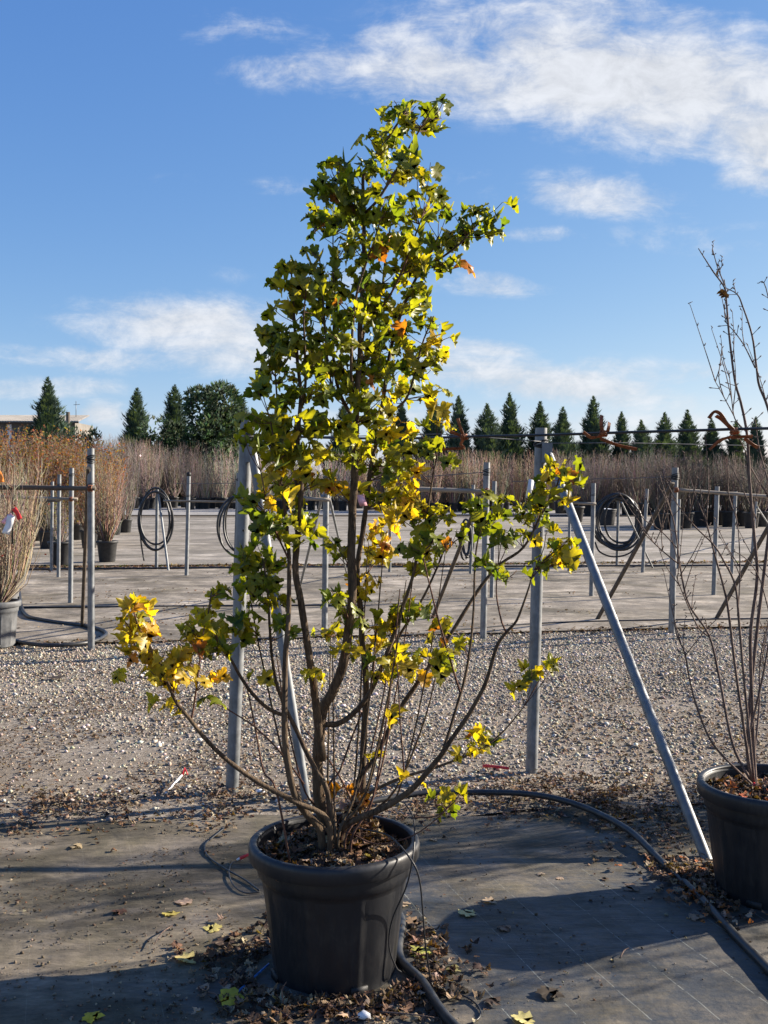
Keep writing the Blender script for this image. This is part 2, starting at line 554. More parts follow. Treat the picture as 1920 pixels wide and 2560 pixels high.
def mat_fabric(name, dark, dust_a, dust_b, dust_lo, dust_hi, lines, ang, gloss, muddy=False, grime=(7, 0.7, 1.4)):
    """Woven ground-cover fabric: dark weave, guide threads, dried mud and algae patches."""
    m, n, l, b = material(name)
    pos = n.new('ShaderNodeNewGeometry').outputs['Position']
    mp = n.new('ShaderNodeMapping')
    mp.inputs['Rotation'].default_value = (0, 0, ang)
    l.new(pos, mp.inputs[0])
    sp = n.new('ShaderNodeSeparateXYZ')
    l.new(mp.outputs[0], sp.inputs[0])

    def mth(op, a, bb=None):
        q = n.new('ShaderNodeMath')
        q.operation = op
        for i, v in enumerate((a, bb)):
            if v is None:
                continue
            if isinstance(v, (int, float)):
                q.inputs[i].default_value = v
            else:
                l.new(v, q.inputs[i])
        return q.outputs[0]

    # weave
    wv = n.new('ShaderNodeTexWave')
    wv.inputs['Scale'].default_value = 55
    wv.inputs['Distortion'].default_value = 1.0
    wv.wave_profile = 'SIN'
    wv.bands_direction = 'Y'
    l.new(mp.outputs[0], wv.inputs[0])
    streaks = noise_node(n, l, 9, 6, 0.7, 'pos', (0.35, 2.4, 1, ang))
    patch = noise_node(n, l, 1.3, 7, 0.62, 'pos', None, 0.6)
    fine = noise_node(n, l, 17, 9, 0.78, 'pos')
    algae = noise_node(n, l, 2.6, 6, 0.6, 'pos', (1, 1, 1))
    d = mth('ADD', mth('MULTIPLY', patch, 0.55), mth('MULTIPLY', fine, 0.45))
    d = mth('ADD', mth('MULTIPLY', d, 0.8), mth('MULTIPLY', streaks, 0.2))
    if muddy:                      # mud washed in from the left and along the far edge
        s0 = n.new('ShaderNodeSeparateXYZ')
        l.new(pos, s0.inputs[0])
        mx = mth('MULTIPLY', mth('MINIMUM', mth('MAXIMUM', mth('MULTIPLY', mth('ADD', s0.outputs[0], 0.15), -0.16), -0.025), 0.14), 1.0)
        my = mth('MINIMUM', mth('MAXIMUM', mth('MULTIPLY', mth('ADD', s0.outputs[1], -4.35), 0.16), 0.0), 0.16)
        d = mth('ADD', d, mth('ADD', mx, my))
    dust = ramp(n, l, d, [(dust_lo, (0, 0, 0)), (dust_hi, (1, 1, 1))])
    weave = mixc(n, l, wv.outputs['Fac'], tuple(x * 0.75 for x in dark), tuple(x * 1.3 for x in dark))
    if lines:
        fr = mth('FRACT', mth('DIVIDE', sp.outputs[0], lines))
        wob = mth('ABSOLUTE', mth('SUBTRACT', fr, 0.5))
        ln = mth('GREATER_THAN', mth('MULTIPLY', wob, -1.0), -0.0055 / lines * 0.25)
        broken = mth('GREATER_THAN', fine, 0.47)
        weave = mixc(n, l, mth('MULTIPLY', mth('MULTIPLY', ln, broken), 0.65), weave, (0.40, 0.43, 0.38))
    col = mixc(n, l, mth('MULTIPLY', dust, 0.86), weave, mixc(n, l, 0.8, mixc(n, l, ramp(n, l, algae, [(0.38, (0, 0, 0)), (0.62, (1, 1, 1))]), dust_a, dust_b), ramp(n, l, noise_node(n, l, grime[0], 8, 0.75, 'pos', (grime[1], grime[2], 1, ang)), [(0.33, (0.32,) * 3), (0.50, (0.95,) * 3), (0.66, (1.75,) * 3)]), 'MULTIPLY'))
    stain = ramp(n, l, noise_node(n, l, grime[0] * 0.28, 7, 0.7, 'pos', (grime[1], grime[2], 1, ang), 0.5), [(0.44, (1, 1, 1)), (0.64, (0.40, 0.39, 0.33))])
    col = mixc(n, l, 1.0, col, stain, 'MULTIPLY')
    l.new(col, b.inputs['Base Color'])
    rr = n.new('ShaderNodeMapRange')
    l.new(dust, rr.inputs[0])
    rr.inputs[3].default_value = gloss
    rr.inputs[4].default_value = 0.95
    l.new(rr.outputs[0], b.inputs['Roughness'])
    b.inputs['Specular IOR Level'].default_value = 0.35
    wr = noise_node(n, l, 3.2, 4, 0.6, 'pos', (0.5, 2.2, 1, ang + 0.5), 1.2)
    n0 = bump(n, l, None, wr, 0.5, 0.02)
    n1 = bump(n, l, None, patch, 0.35, 0.03, n0)
    n2 = bump(n, l, None, fine, 0.5, 0.006, n1)
    bump(n, l, b, wv.outputs['Fac'], 0.12, 0.002, n2)
    return m


ROW = R(12)                        # the rows run 12 degrees off the picture plane
M['mat_near'] = mat_fabric('ground_cover_fabric_near', (0.05, 0.054, 0.058), (0.195, 0.16, 0.118), (0.115, 0.095, 0.058), 0.42, 0.58, 0.215, -R(17.5), 0.5, True)
M['mat_mid'] = mat_fabric('ground_cover_fabric_mid', (0.13, 0.110, 0.086), (0.30, 0.25, 0.19), (0.40, 0.35, 0.285), 0.41, 0.56, 0, -ROW, 0.8, False, (2.6, 0.85, 1.1))
M['mat_far'] = mat_fabric('ground_cover_fabric_far', (0.18, 0.16, 0.135), (0.31, 0.27, 0.22), (0.40, 0.36, 0.305), 0.41, 0.56, 0, -ROW, 0.8, False, (1.2, 0.5, 1.3))

# ------------------------------------------------------------------ the ground
g = np_mesh('ground', [(-900, -30, 0), (900, -30, 0), (900, 3500, 0), (-900, 3500, 0)], [(0, 1, 2, 3)], M['earth'])
o = link(bpy.data.objects.new('ground', g))
o['kind'] = 'structure'


def hn(x, y, s=1.0, seed=0.0):
    return mnoise.noise(Vector((x * s + seed, y * s - seed, seed * 0.37)))


def sheet(name, mat, x0, x1, y0, y1, nx, ny, z, slope, edge=0.12, amp=0.004, freq=1.3, ramp_z=None):
    """A laid sheet with wandering edges and small undulations; y0 and y1 are taken at x = 0."""
    vs = []
    for j in range(ny + 1):
        for i in range(nx + 1):
            x = x0 + (x1 - x0) * i / nx
            ya = y0 + slope * x + edge * (hn(x, 3.1, 1.7, 2) + 0.5 * hn(x, 1.7, 5.0, 4))
            yb = y1 + slope * x + edge * (hn(x, 9.1, 1.7, 7) + 0.5 * hn(x, 2.7, 5.0, 9))
            y = ya + (yb - ya) * j / ny
            zz = z + amp * (1 + hn(x, y, freq, 5)) + amp * 0.6 * (1 + hn(x, y, freq * 3.3, 1))
            if ramp_z:
                zz += ramp_z(x, y)
            vs.append((x, y, zz))
    w = nx + 1
    fs = [(j * w + i, j * w + i + 1, (j + 1) * w + i + 1, (j + 1) * w + i) for j in range(ny) for i in range(nx)]
    o = link(bpy.data.objects.new(name, np_mesh(name, vs, fs, mat)))
    o['kind'] = 'structure'
    return o


def fold(x, y):
    """Rucked-up fabric edge to the right, by the braced post."""
    c = gp(1480, 2030)
    d2 = ((x - c.x) / 0.40) ** 2 + ((y - c.y) / 0.22) ** 2
    return 0.035 * math.exp(-d2 * 1.5) * (0.6 + 0.7 * abs(hn(x, y, 9, 3))) if d2 < 6 else 0.0


sheet('gravel_path', M['grit'], -12, 12, 5.35, 12.3, 60, 40, 0.004, 0.17, 0.2, 0.006, 2.0)
sheet('weed_mat', M['mat_near'], -6, 6, 0.2, 5.42, 160, 90, 0.022, 0.055, 0.16, 0.006, 2.6, fold)
sheet('weed_mat', M['mat_mid'], -16, 16, 12.0, 22.3, 90, 50, 0.026, 0.17, 0.10, 0.008, 0.8)
sheet('weed_mat', M['mat_far'], -40, 40, 23.2, 58, 50, 30, 0.012, 0.05, 0.2, 0.01, 0.3)
sheet('gravel_road', M['road'], -90, 90, 62, 92, 30, 6, 0.03, 0.02, 0.6, 0.01, 0.2)

# ------------------------------------------------------------------ scattered stuff
PHI = (1 + 5 ** 0.5) / 2
ICO_V = np.array([(-1, PHI, 0), (1, PHI, 0), (-1, -PHI, 0), (1, -PHI, 0), (0, -1, PHI), (0, 1, PHI), (0, -1, -PHI), (0, 1, -PHI),
                  (PHI, 0, -1), (PHI, 0, 1), (-PHI, 0, -1), (-PHI, 0, 1)], dtype=np.float64) / 1.902
ICO_F = np.array([(0, 11, 5), (0, 5, 1), (0, 1, 7), (0, 7, 10), (0, 10, 11), (1, 5, 9), (5, 11, 4), (11, 10, 2), (10, 7, 6), (7, 1, 8),
                  (3, 9, 4), (3, 4, 2), (3, 2, 6), (3, 6, 8), (3, 8, 9), (4, 9, 5), (2, 4, 11), (6, 2, 10), (8, 6, 7), (9, 8, 1)])


def rotations(n, tilt=math.pi):
    """n random rotation matrices: any yaw, tilt up to the given angle."""
    yaw = RNG.uniform(0, 2 * np.pi, n)
    ta = RNG.uniform(0, 2 * np.pi, n)
    t = RNG.uniform(-1, 1, n) * tilt
    cy, sy = np.cos(yaw), np.sin(yaw)
    Z = np.zeros((n, 3, 3))
    Z[:, 0, 0], Z[:, 0, 1], Z[:, 1, 0], Z[:, 1, 1], Z[:, 2, 2] = cy, -sy, sy, cy, 1
    ax = np.stack([np.cos(ta), np.sin(ta), np.zeros(n)], 1)
    K = np.zeros((n, 3, 3))
    K[:, 0, 2], K[:, 1, 2], K[:, 2, 0], K[:, 2, 1] = ax[:, 1], -ax[:, 0], -ax[:, 1], ax[:, 0]
    I = np.eye(3)[None]
    T = I + np.sin(t)[:, None, None] * K + (1 - np.cos(t))[:, None, None] * (K @ K)
    return T @ Z


def scatter_mesh(name, variants, pos, scale, rots, colors, mat, smooth=True):
    """Join many copies of a few small meshes; variants = [(verts, tris), ...]."""
    n = len(pos)
    pick = RNG.integers(0, len(variants), n)
    V, F, C, off = [], [], [], 0
    for k, (bv, bf) in enumerate(variants):
        idx = np.nonzero(pick == k)[0]
        if not len(idx):
            continue
        s = scale[idx]
        s = s[:, None, None] if s.ndim == 1 else s[:, None, :]
        vv = np.einsum('nij,nkj->nki', rots[idx], bv[None] * s) + pos[idx][:, None, :]
        V.append(vv.reshape(-1, 3))
        ff = bf[None] + (np.arange(len(idx)) * len(bv))[:, None, None] + off
        F.append(ff.reshape(-1, 3))
        C.append(np.repeat(colors[idx], len(bf), axis=0))
        off += len(idx) * len(bv)
    return np_mesh(name, np.concatenate(V), np.concatenate(F), mat, smooth, np.concatenate(C))


def lerp_cols(n, palette, jitter=0.12):
    p = np.asarray(palette, dtype=np.float64)
    i = RNG.integers(0, len(p), n)
    return np.clip(p[i] * (1 + RNG.normal(0, jitter, (n, 1))) * (1 + RNG.normal(0, jitter * 0.25, (n, 3))), 0.004, 0.95)


def vnoise(xy, s, seed=0.0):
    return np.array([mnoise.noise(Vector((x * s + seed, y * s, seed))) for x, y in xy])


# gravel stones
stone_variants = []
for k in range(10):
    v = ICO_V * (1 + RNG.uniform(-0.28, 0.22, (12, 1)))
    stone_variants.append((v * np.array([1, RNG.uniform(0.6, 0.9), RNG.uniform(0.45, 0.7)]), ICO_F))


def wedge(n, y0, y1, spread, slope=0.0):
    """Points in the part of the ground that the view takes in, plus a margin."""
    y = np.sqrt(RNG.uniform(y0 ** 2, y1 ** 2, n))
    x = RNG.uniform(-1, 1, n) * (spread * y + 0.3)
    return np.stack([x, y + slope * x], 1)


p = wedge(122000, 5.45, 12.25, 0.45, 0.12)
q = vnoise(p, 0.8, 3.3) + 0.35 * vnoise(p, 3.0, 8.1)
left_mud = np.clip((-0.10 - p[:, 0] / p[:, 1] * 2.6) * 1.3, 0, 0.74) * np.clip((10.5 - p[:, 1]) / 2.5, 0, 1)     # muddier to the left
right_mud = np.clip((p[:, 0] / p[:, 1] - 0.10) * 3.0, 0, 0.55) * np.clip((9.5 - p[:, 1]) / 2.5, 0, 1)
edge_mud = np.clip((6.0 - (p[:, 1] - 0.12 * p[:, 0])) * 1.5, 0, 0.8)
keep = RNG.uniform(0, 1, len(p)) < np.clip(0.86 + 0.5 * q - left_mud - right_mud - edge_mud, 0.10, 1)
p = p[keep]
n_st = len(p)
sz = np.clip(RNG.lognormal(math.log(0.0086), 0.42, n_st), 0.004, 0.028)
pos = np.concatenate([p, (0.014 + sz * 0.22)[:, None]], 1)
cols = lerp_cols(n_st, [(0.39, 0.355, 0.30), (0.54, 0.50, 0.43), (0.29, 0.25, 0.20), (0.31, 0.27, 0.215), (0.30, 0.235, 0.165), (0.19, 0.165, 0.135), (0.41, 0.34, 0.25), (0.24, 0.19, 0.135)], 0.22)
o = link(bpy.data.objects.new('gravel', scatter_mesh('gravel', stone_variants, pos, sz, rotations(n_st, 0.5), cols, M['stone'], True)))
o['kind'] = 'stuff'
o['label'] = 'pale grey gravel stones of the path behind the pots'
o['category'] = 'gravel'

# clods of dried mud on the near fabric, most to the left and along its far edge
pp = []
while len(pp) < 2600:
    y = random.uniform(2.7, 5.5)
    x = random.uniform(-0.5, 0.5) * y
    w_ = 0.16 + max(0, min(0.6, -0.5 * x)) + max(0, (y - 4.5) * 0.5)
    if random.random() > w_ or hn(x, y, 1.9, 21) + 0.6 * hn(x, y, 6.0, 4) < 0.02:
        continue
    pp.append((x, y, 0.036))
n_cl = len(pp)
sz = np.clip(RNG.lognormal(math.log(0.0034), 0.5, n_cl), 0.0015, 0.011)
o = link(bpy.data.objects.new('mud_clods', scatter_mesh('mud_clods', stone_variants, np.array(pp), sz, rotations(n_cl, 0.6), lerp_cols(n_cl, [(0.10, 0.075, 0.05), (0.14, 0.11, 0.075), (0.06, 0.045, 0.03), (0.18, 0.15, 0.11)], 0.2), M['stone'], True)))
o['kind'] = 'stuff'
o['label'] = 'small clods of dried mud strewn over the near fabric'
o['category'] = 'mud'

# maple leaf outline: right half from base to tip, blade length about 1
HALF = [(0.0, 0.0), (0.13, -0.09), (0.28, -0.11), (0.42, -0.07), (0.40, 0.04), (0.36, 0.13), (0.48, 0.15), (0.56, 0.25), (0.61, 0.38), (0.60, 0.48), (0.49, 0.47), (0.42, 0.56), (0.25, 0.50),
        (0.27, 0.61), (0.34, 0.70), (0.29, 0.77), (0.17, 0.80), (0.10, 0.92)]
OUT = HALF[1:] + [(0.0, 1.02)] + [(-x, y) for x, y in reversed(HALF[1:])] + [(0.0, 0.0)]


def leaf_blade(curl=0.25, cup=0.2, wav=0.06, rnd=None, asym=0.06):
    rnd = rnd or random
    vs = [(0.0, 0.34, 0.0), (0.0, 0.14, 0.0), (0.0, 0.62, 0.0)]
    for x, y in OUT:
        vs.append((x * (1 + rnd.uniform(-asym, asym)), y + rnd.uniform(-asym, asym) * 0.5, 0.0))
    v = np.array(vs)
    r2 = (v[:, 0] ** 2) * 1.3
    v[:, 2] = cup * r2 * 2.2 - curl * (np.maximum(v[:, 1], 0) ** 2) * 0.8
    v[3:, 2] += np.array([rnd.uniform(-wav, wav) for _ in range(len(OUT))])
    v[0, 2] -= 0.02
    v[:, 0] *= 1 - abs(cup) * 0.25
    # fan with three hubs on the midrib
    tris = []
    n = len(OUT)
    hub = []
    for x, y in OUT:
        hub.append(1 if y < 0.12 else (0 if y < 0.56 else 2))
    for i in range(n):
        j = (i + 1) % n
        a, b2 = 3 + i, 3 + j
        tris.append((hub[i], a, b2))
        if hub[i] != hub[j]:
            tris.append((hub[i], b2, hub[j]))
    return v, np.array(tris)


def crumpled(k):
    rnd = random.Random(100 + k)
    v, t = leaf_blade(rnd.uniform(-0.5, 0.6), rnd.uniform(0.1, 0.7) * rnd.choice((-1, 1)), 0.12, rnd, 0.16)
    v = v.copy()
    v[:, 1] -= 0.45
    v[:, 2] = v[:, 2] * 0.75 + 0.10
    return v, t


litter_variants = [crumpled(k) for k in range(14)]
LITTER = [(0.14, 0.085, 0.05), (0.20, 0.13, 0.08), (0.10, 0.058, 0.036), (0.27, 0.19, 0.125), (0.33, 0.25, 0.17), (0.075, 0.045, 0.03), (0.17, 0.09, 0.05), (0.05, 0.035, 0.026)]


def litter(name, pos, size, label, palette=LITTER, tilt=0.42):
    pos = np.asarray(pos, dtype=np.float64)
    n = len(pos)
    o = link(bpy.data.objects.new(name, scatter_mesh(name, litter_variants, pos, size, rotations(n, tilt), lerp_cols(n, palette, 0.2), M['dead_leaf'], False)))
    o['kind'] = 'stuff'
    o['label'] = label
    o['category'] = 'leaf litter'
    return o


# the drift of dead leaves along the edge of the fabric
pp = []
while len(pp) < 5600:
    x = random.uniform(-3.4, 3.6)
    c = 5.62 + 0.06 * x + 0.13 * hn(x, 0, 1.1, 6)
    w = 0.22 + 0.12 * hn(x, 2, 0.9, 1) + (0.14 if x > 0.9 else 0)
    y = random.gauss(c, w)
    if y > c + 0.6 or hn(x, y, 4, 2) < -0.25:
        continue
    pp.append((x, y, 0.034 + 0.018 * random.random()))
litter('leaf_litter', pp, RNG.uniform(0.008, 0.030, len(pp)), 'drift of brown dead leaves along the far edge of the near fabric')
# crumbs of leaf among the stones, thickest to the left
pp = []
while len(pp) < 7500:
    y = math.sqrt(random.uniform(5.6 ** 2, 10.5 ** 2))
    x = random.uniform(-0.45, 0.45) * y
    wgt = 0.30 + (0.7 if x < -0.12 * y else 0) + (0.5 if x > 0.16 * y else 0)
    if y > 8.5:
        wgt *= 0.4
    if random.random() > wgt or hn(x, y, 1.6, 12) < -0.12:
        continue
    pp.append((x, y, 0.026))
litter('leaf_litter', pp, RNG.uniform(0.009, 0.022, len(pp)), 'brown leaf crumbs trodden in among the gravel stones', tilt=0.6)
# on the near fabric: dirt crumbs
pp = []
while len(pp) < 1500:
    y = random.uniform(2.9, 5.3)
    x = random.uniform(-0.48, 0.48) * y
    k = (1.0 if x < -0.1 else 0.3)
    if hn(x, y, 2.2, 3) < (-0.05 if x < 0 else 0.22) or random.random() > k:
        continue
    pp.append((x, y, 0.034))
litter('leaf_litter', pp, RNG.uniform(0.004, 0.013, len(pp)), 'fine leaf crumbs and dirt strewn over the near fabric', tilt=0.4)

# ------------------------------------------------------------------ pots
def make_pot(name, label, loc, mat, group=None, rt=0.31, rb=0.228, h=0.47, seg=120, panels=9, soil=True, rz=0.0, cat='plant pot', detail=True):
    root = empty(name, loc, label, cat, group, rz)
    body = MB()
    zs = h * 0.76                     # the shoulder where the panelled wall begins

    def pan(a, z, i):
        if not detail or z > zs - 0.005 or z < 0.012 or i > 9:
            return 0.0
        ph = (a * panels / (2 * math.pi)) % 1.0
        e = min(ph, 1 - ph)
        return -0.007 * min(1.0, max(0.0, (e - 0.06) / 0.05)) * min(1.0, (zs - z) / 0.03)

    def rad(z):
        return rb + (rt - 0.028 - rb) * (z / (h * 0.91))
    prof = [(rb - 0.006, 0.0), (rb, 0.012), (rad(0.04), 0.04), (rad(zs * 0.35), zs * 0.35), (rad(zs * 0.7), zs * 0.7), (rad(zs - 0.04), zs - 0.04), (rad(zs - 0.02), zs - 0.02),
            (rad(zs - 0.004), zs - 0.004), (rad(zs) + 0.007, zs + 0.004), (rad(zs) + 0.008, zs + 0.02), (rt - 0.018, h * 0.905), (rt - 0.030, h - 0.004), (rt - 0.034, h * 0.85),
            (rad(0.3 * h) - 0.012, 0.3 * h), (rb - 0.02, 0.03)]
    body.lathe(prof, seg, (0, 0, 0), pan)
    ob = body.build('body', mat, None)
    ob.parent = root
    autosmooth(ob, 40)
    rim = MB()
    lip = [(rt - 0.022, h - 0.062), (rt - 0.004, h - 0.060), (rt, h - 0.052), (rt + 0.002, h - 0.020), (rt - 0.001, h - 0.006), (rt - 0.009, h), (rt - 0.020, h + 0.001),
           (rt - 0.028, h - 0.004), (rt - 0.032, h - 0.02)]
    rim.lathe(lip, seg, (0, 0, 0), lambda a, z, i: 0.0016 * math.sin(2 * a + 0.6))
    orim = rim.build('rim', mat, None)
    orim.parent = root
    autosmooth(orim, 50)
    if soil:
        s = MB()
        s.v.append(Vector((0, 0, h - 0.03)))
        rings = 6
        for i in range(1, rings + 1):
            for k in range(36):
                a = 2 * math.pi * k / 36
                r = (rt - 0.034) * i / rings
                z = h - 0.035 - 0.035 * (i / rings) ** 2 + 0.012 * hn(r * math.cos(a) * 9, r * math.sin(a) * 9, 1, 3)
                s.v.append(Vector((r * math.cos(a), r * math.sin(a), z)))
        for k in range(36):
            s.face(0, 1 + k, 1 + (k + 1) % 36)
        for i in range(rings - 1):
            for k in range(36):
                a, b2 = 1 + i * 36 + k, 1 + i * 36 + (k + 1) % 36
                s.face(a, a + 36, b2 + 36, b2)
        so = s.build('soil', M['soil'], None)
        so.parent = root
    if detail:
        for k in range(4):            # drain openings at the foot
            a = k * math.pi / 2 - 1.35
            hb = MB()
            hb.box((0, 0, 0), (0.06, 0.01, 0.028), None)
            d = hb.build('drain_hole', M['rubber'], None)
            d.parent = root
            d.location = ((rb + 0.0015) * math.cos(a), (rb + 0.0015) * math.sin(a), 0.016)
            d.rotation_euler = (0, 0, a + math.pi / 2)
    return root


POT = Vector((-0.178, 3.70, 0.030))
POT2 = Vector((1.655, 4.40, 0.032))
make_pot('plant_pot', 'large black plastic pot holding the yellowing green maple', POT, M['pot'], None, 0.304, 0.224, 0.47, rz=R(12))
make_pot('plant_pot', 'black plastic pot of the bare shrub, cut by the right edge', POT2, M['pot'], rz=R(40))


def pot_litter(c, n, h, label, mound=0.0, mx=0.0, my=0.0, palette=LITTER):
    pp = []
    for _ in range(n):
        a = random.uniform(0, 2 * math.pi)
        r = 0.268 * math.sqrt(random.random())
        x, y = r * math.cos(a), r * math.sin(a)
        d = math.hypot(x - mx, y - my)
        z = h - 0.045 - 0.02 * (r / 0.27) ** 2 + mound * math.exp(-(d / 0.075) ** 2) * random.uniform(0.2, 1.0) + random.uniform(0, 0.02)
        pp.append((c.x + x, c.y + y, c.z + z))
    for _ in range(int(n * 0.35) if mound > 0.1 else 0):
        d, a = 0.085 * math.sqrt(random.random()), random.uniform(0, 6.28)
        x, y = mx + d * math.cos(a), my + d * math.sin(a)
        pp.append((c.x + x, c.y + y, c.z + h - 0.05 + mound * (1 - d / 0.1) * random.random()))
    litter('leaf_litter', pp, RNG.uniform(0.016, 0.044, len(pp)), label, palette, 0.65)


pot_litter(POT, 900, 0.47, 'crisp brown leaves heaped on the soil of the maple pot', 0.16, 0.075, 0.10)
pot_litter(POT2, 600, 0.47, 'brown leaves covering the soil in the bare shrub pot', 0.02, 0, 0, LITTER + [(0.35, 0.10, 0.04)])

# leaves blown against the foot of each pot
pp = []
while len(pp) < 950:
    a = random.uniform(0, 2 * math.pi)
    d = 0.25 + abs(random.gauss(0, 0.11))
    k = 0.35 + 0.65 * max(0, math.cos(a + math.pi / 2 - 0.15)) 
    if random.random() > k:
        continue
    x, y = POT.x + d * math.cos(a) * 1.15, POT.y + d * math.sin(a)
    pp.append((x, y, 0.034 + 0.012 * random.random()))
litter('leaf_litter', pp, RNG.uniform(0.014, 0.042, len(pp)), 'dead leaves blown against the foot of the maple pot')
pp = []
while len(pp) < 420:
    b0 = gp(1745, 2230)
    x, y = random.gauss(b0.x, 0.09), random.gauss(b0.y, 0.16)
    if (x - POT2.x) ** 2 + (y - POT2.y) ** 2 < 0.24 ** 2:
        continue
    pp.append((x, y, 0.045 + 0.015 * random.random()))
litter('leaf_litter', pp, RNG.uniform(0.014, 0.038, len(pp)), 'dead leaves caught between the pipe and the right-hand pot', LITTER + [(0.4, 0.14, 0.05)])
pp = []
while len(pp) < 700:
    t = random.random()
    b0 = gp(1380 + 250 * t, 1960 + 120 * t)
    x, y = random.gauss(b0.x, 0.16), random.gauss(b0.y, 0.16)
    if hn(x, y, 5, 4) < 0.0:
        continue
    pp.append((x, y, 0.05 + fold(x, y)))
litter('leaf_litter', pp, RNG.uniform(0.012, 0.034, len(pp)), 'dark leaf patches on the rucked fabric by the sloping brace')

# ------------------------------------------------------------------ the maple
maple = empty('maple_shrub', (POT.x, POT.y, POT.z + 0.44), 'multi-stemmed potted maple with green and yellow autumn leaves', 'maple shrub')


def W(pts):
    """[(px, py, Y), ...] to world points."""
    return [pt(*q) for q in pts]


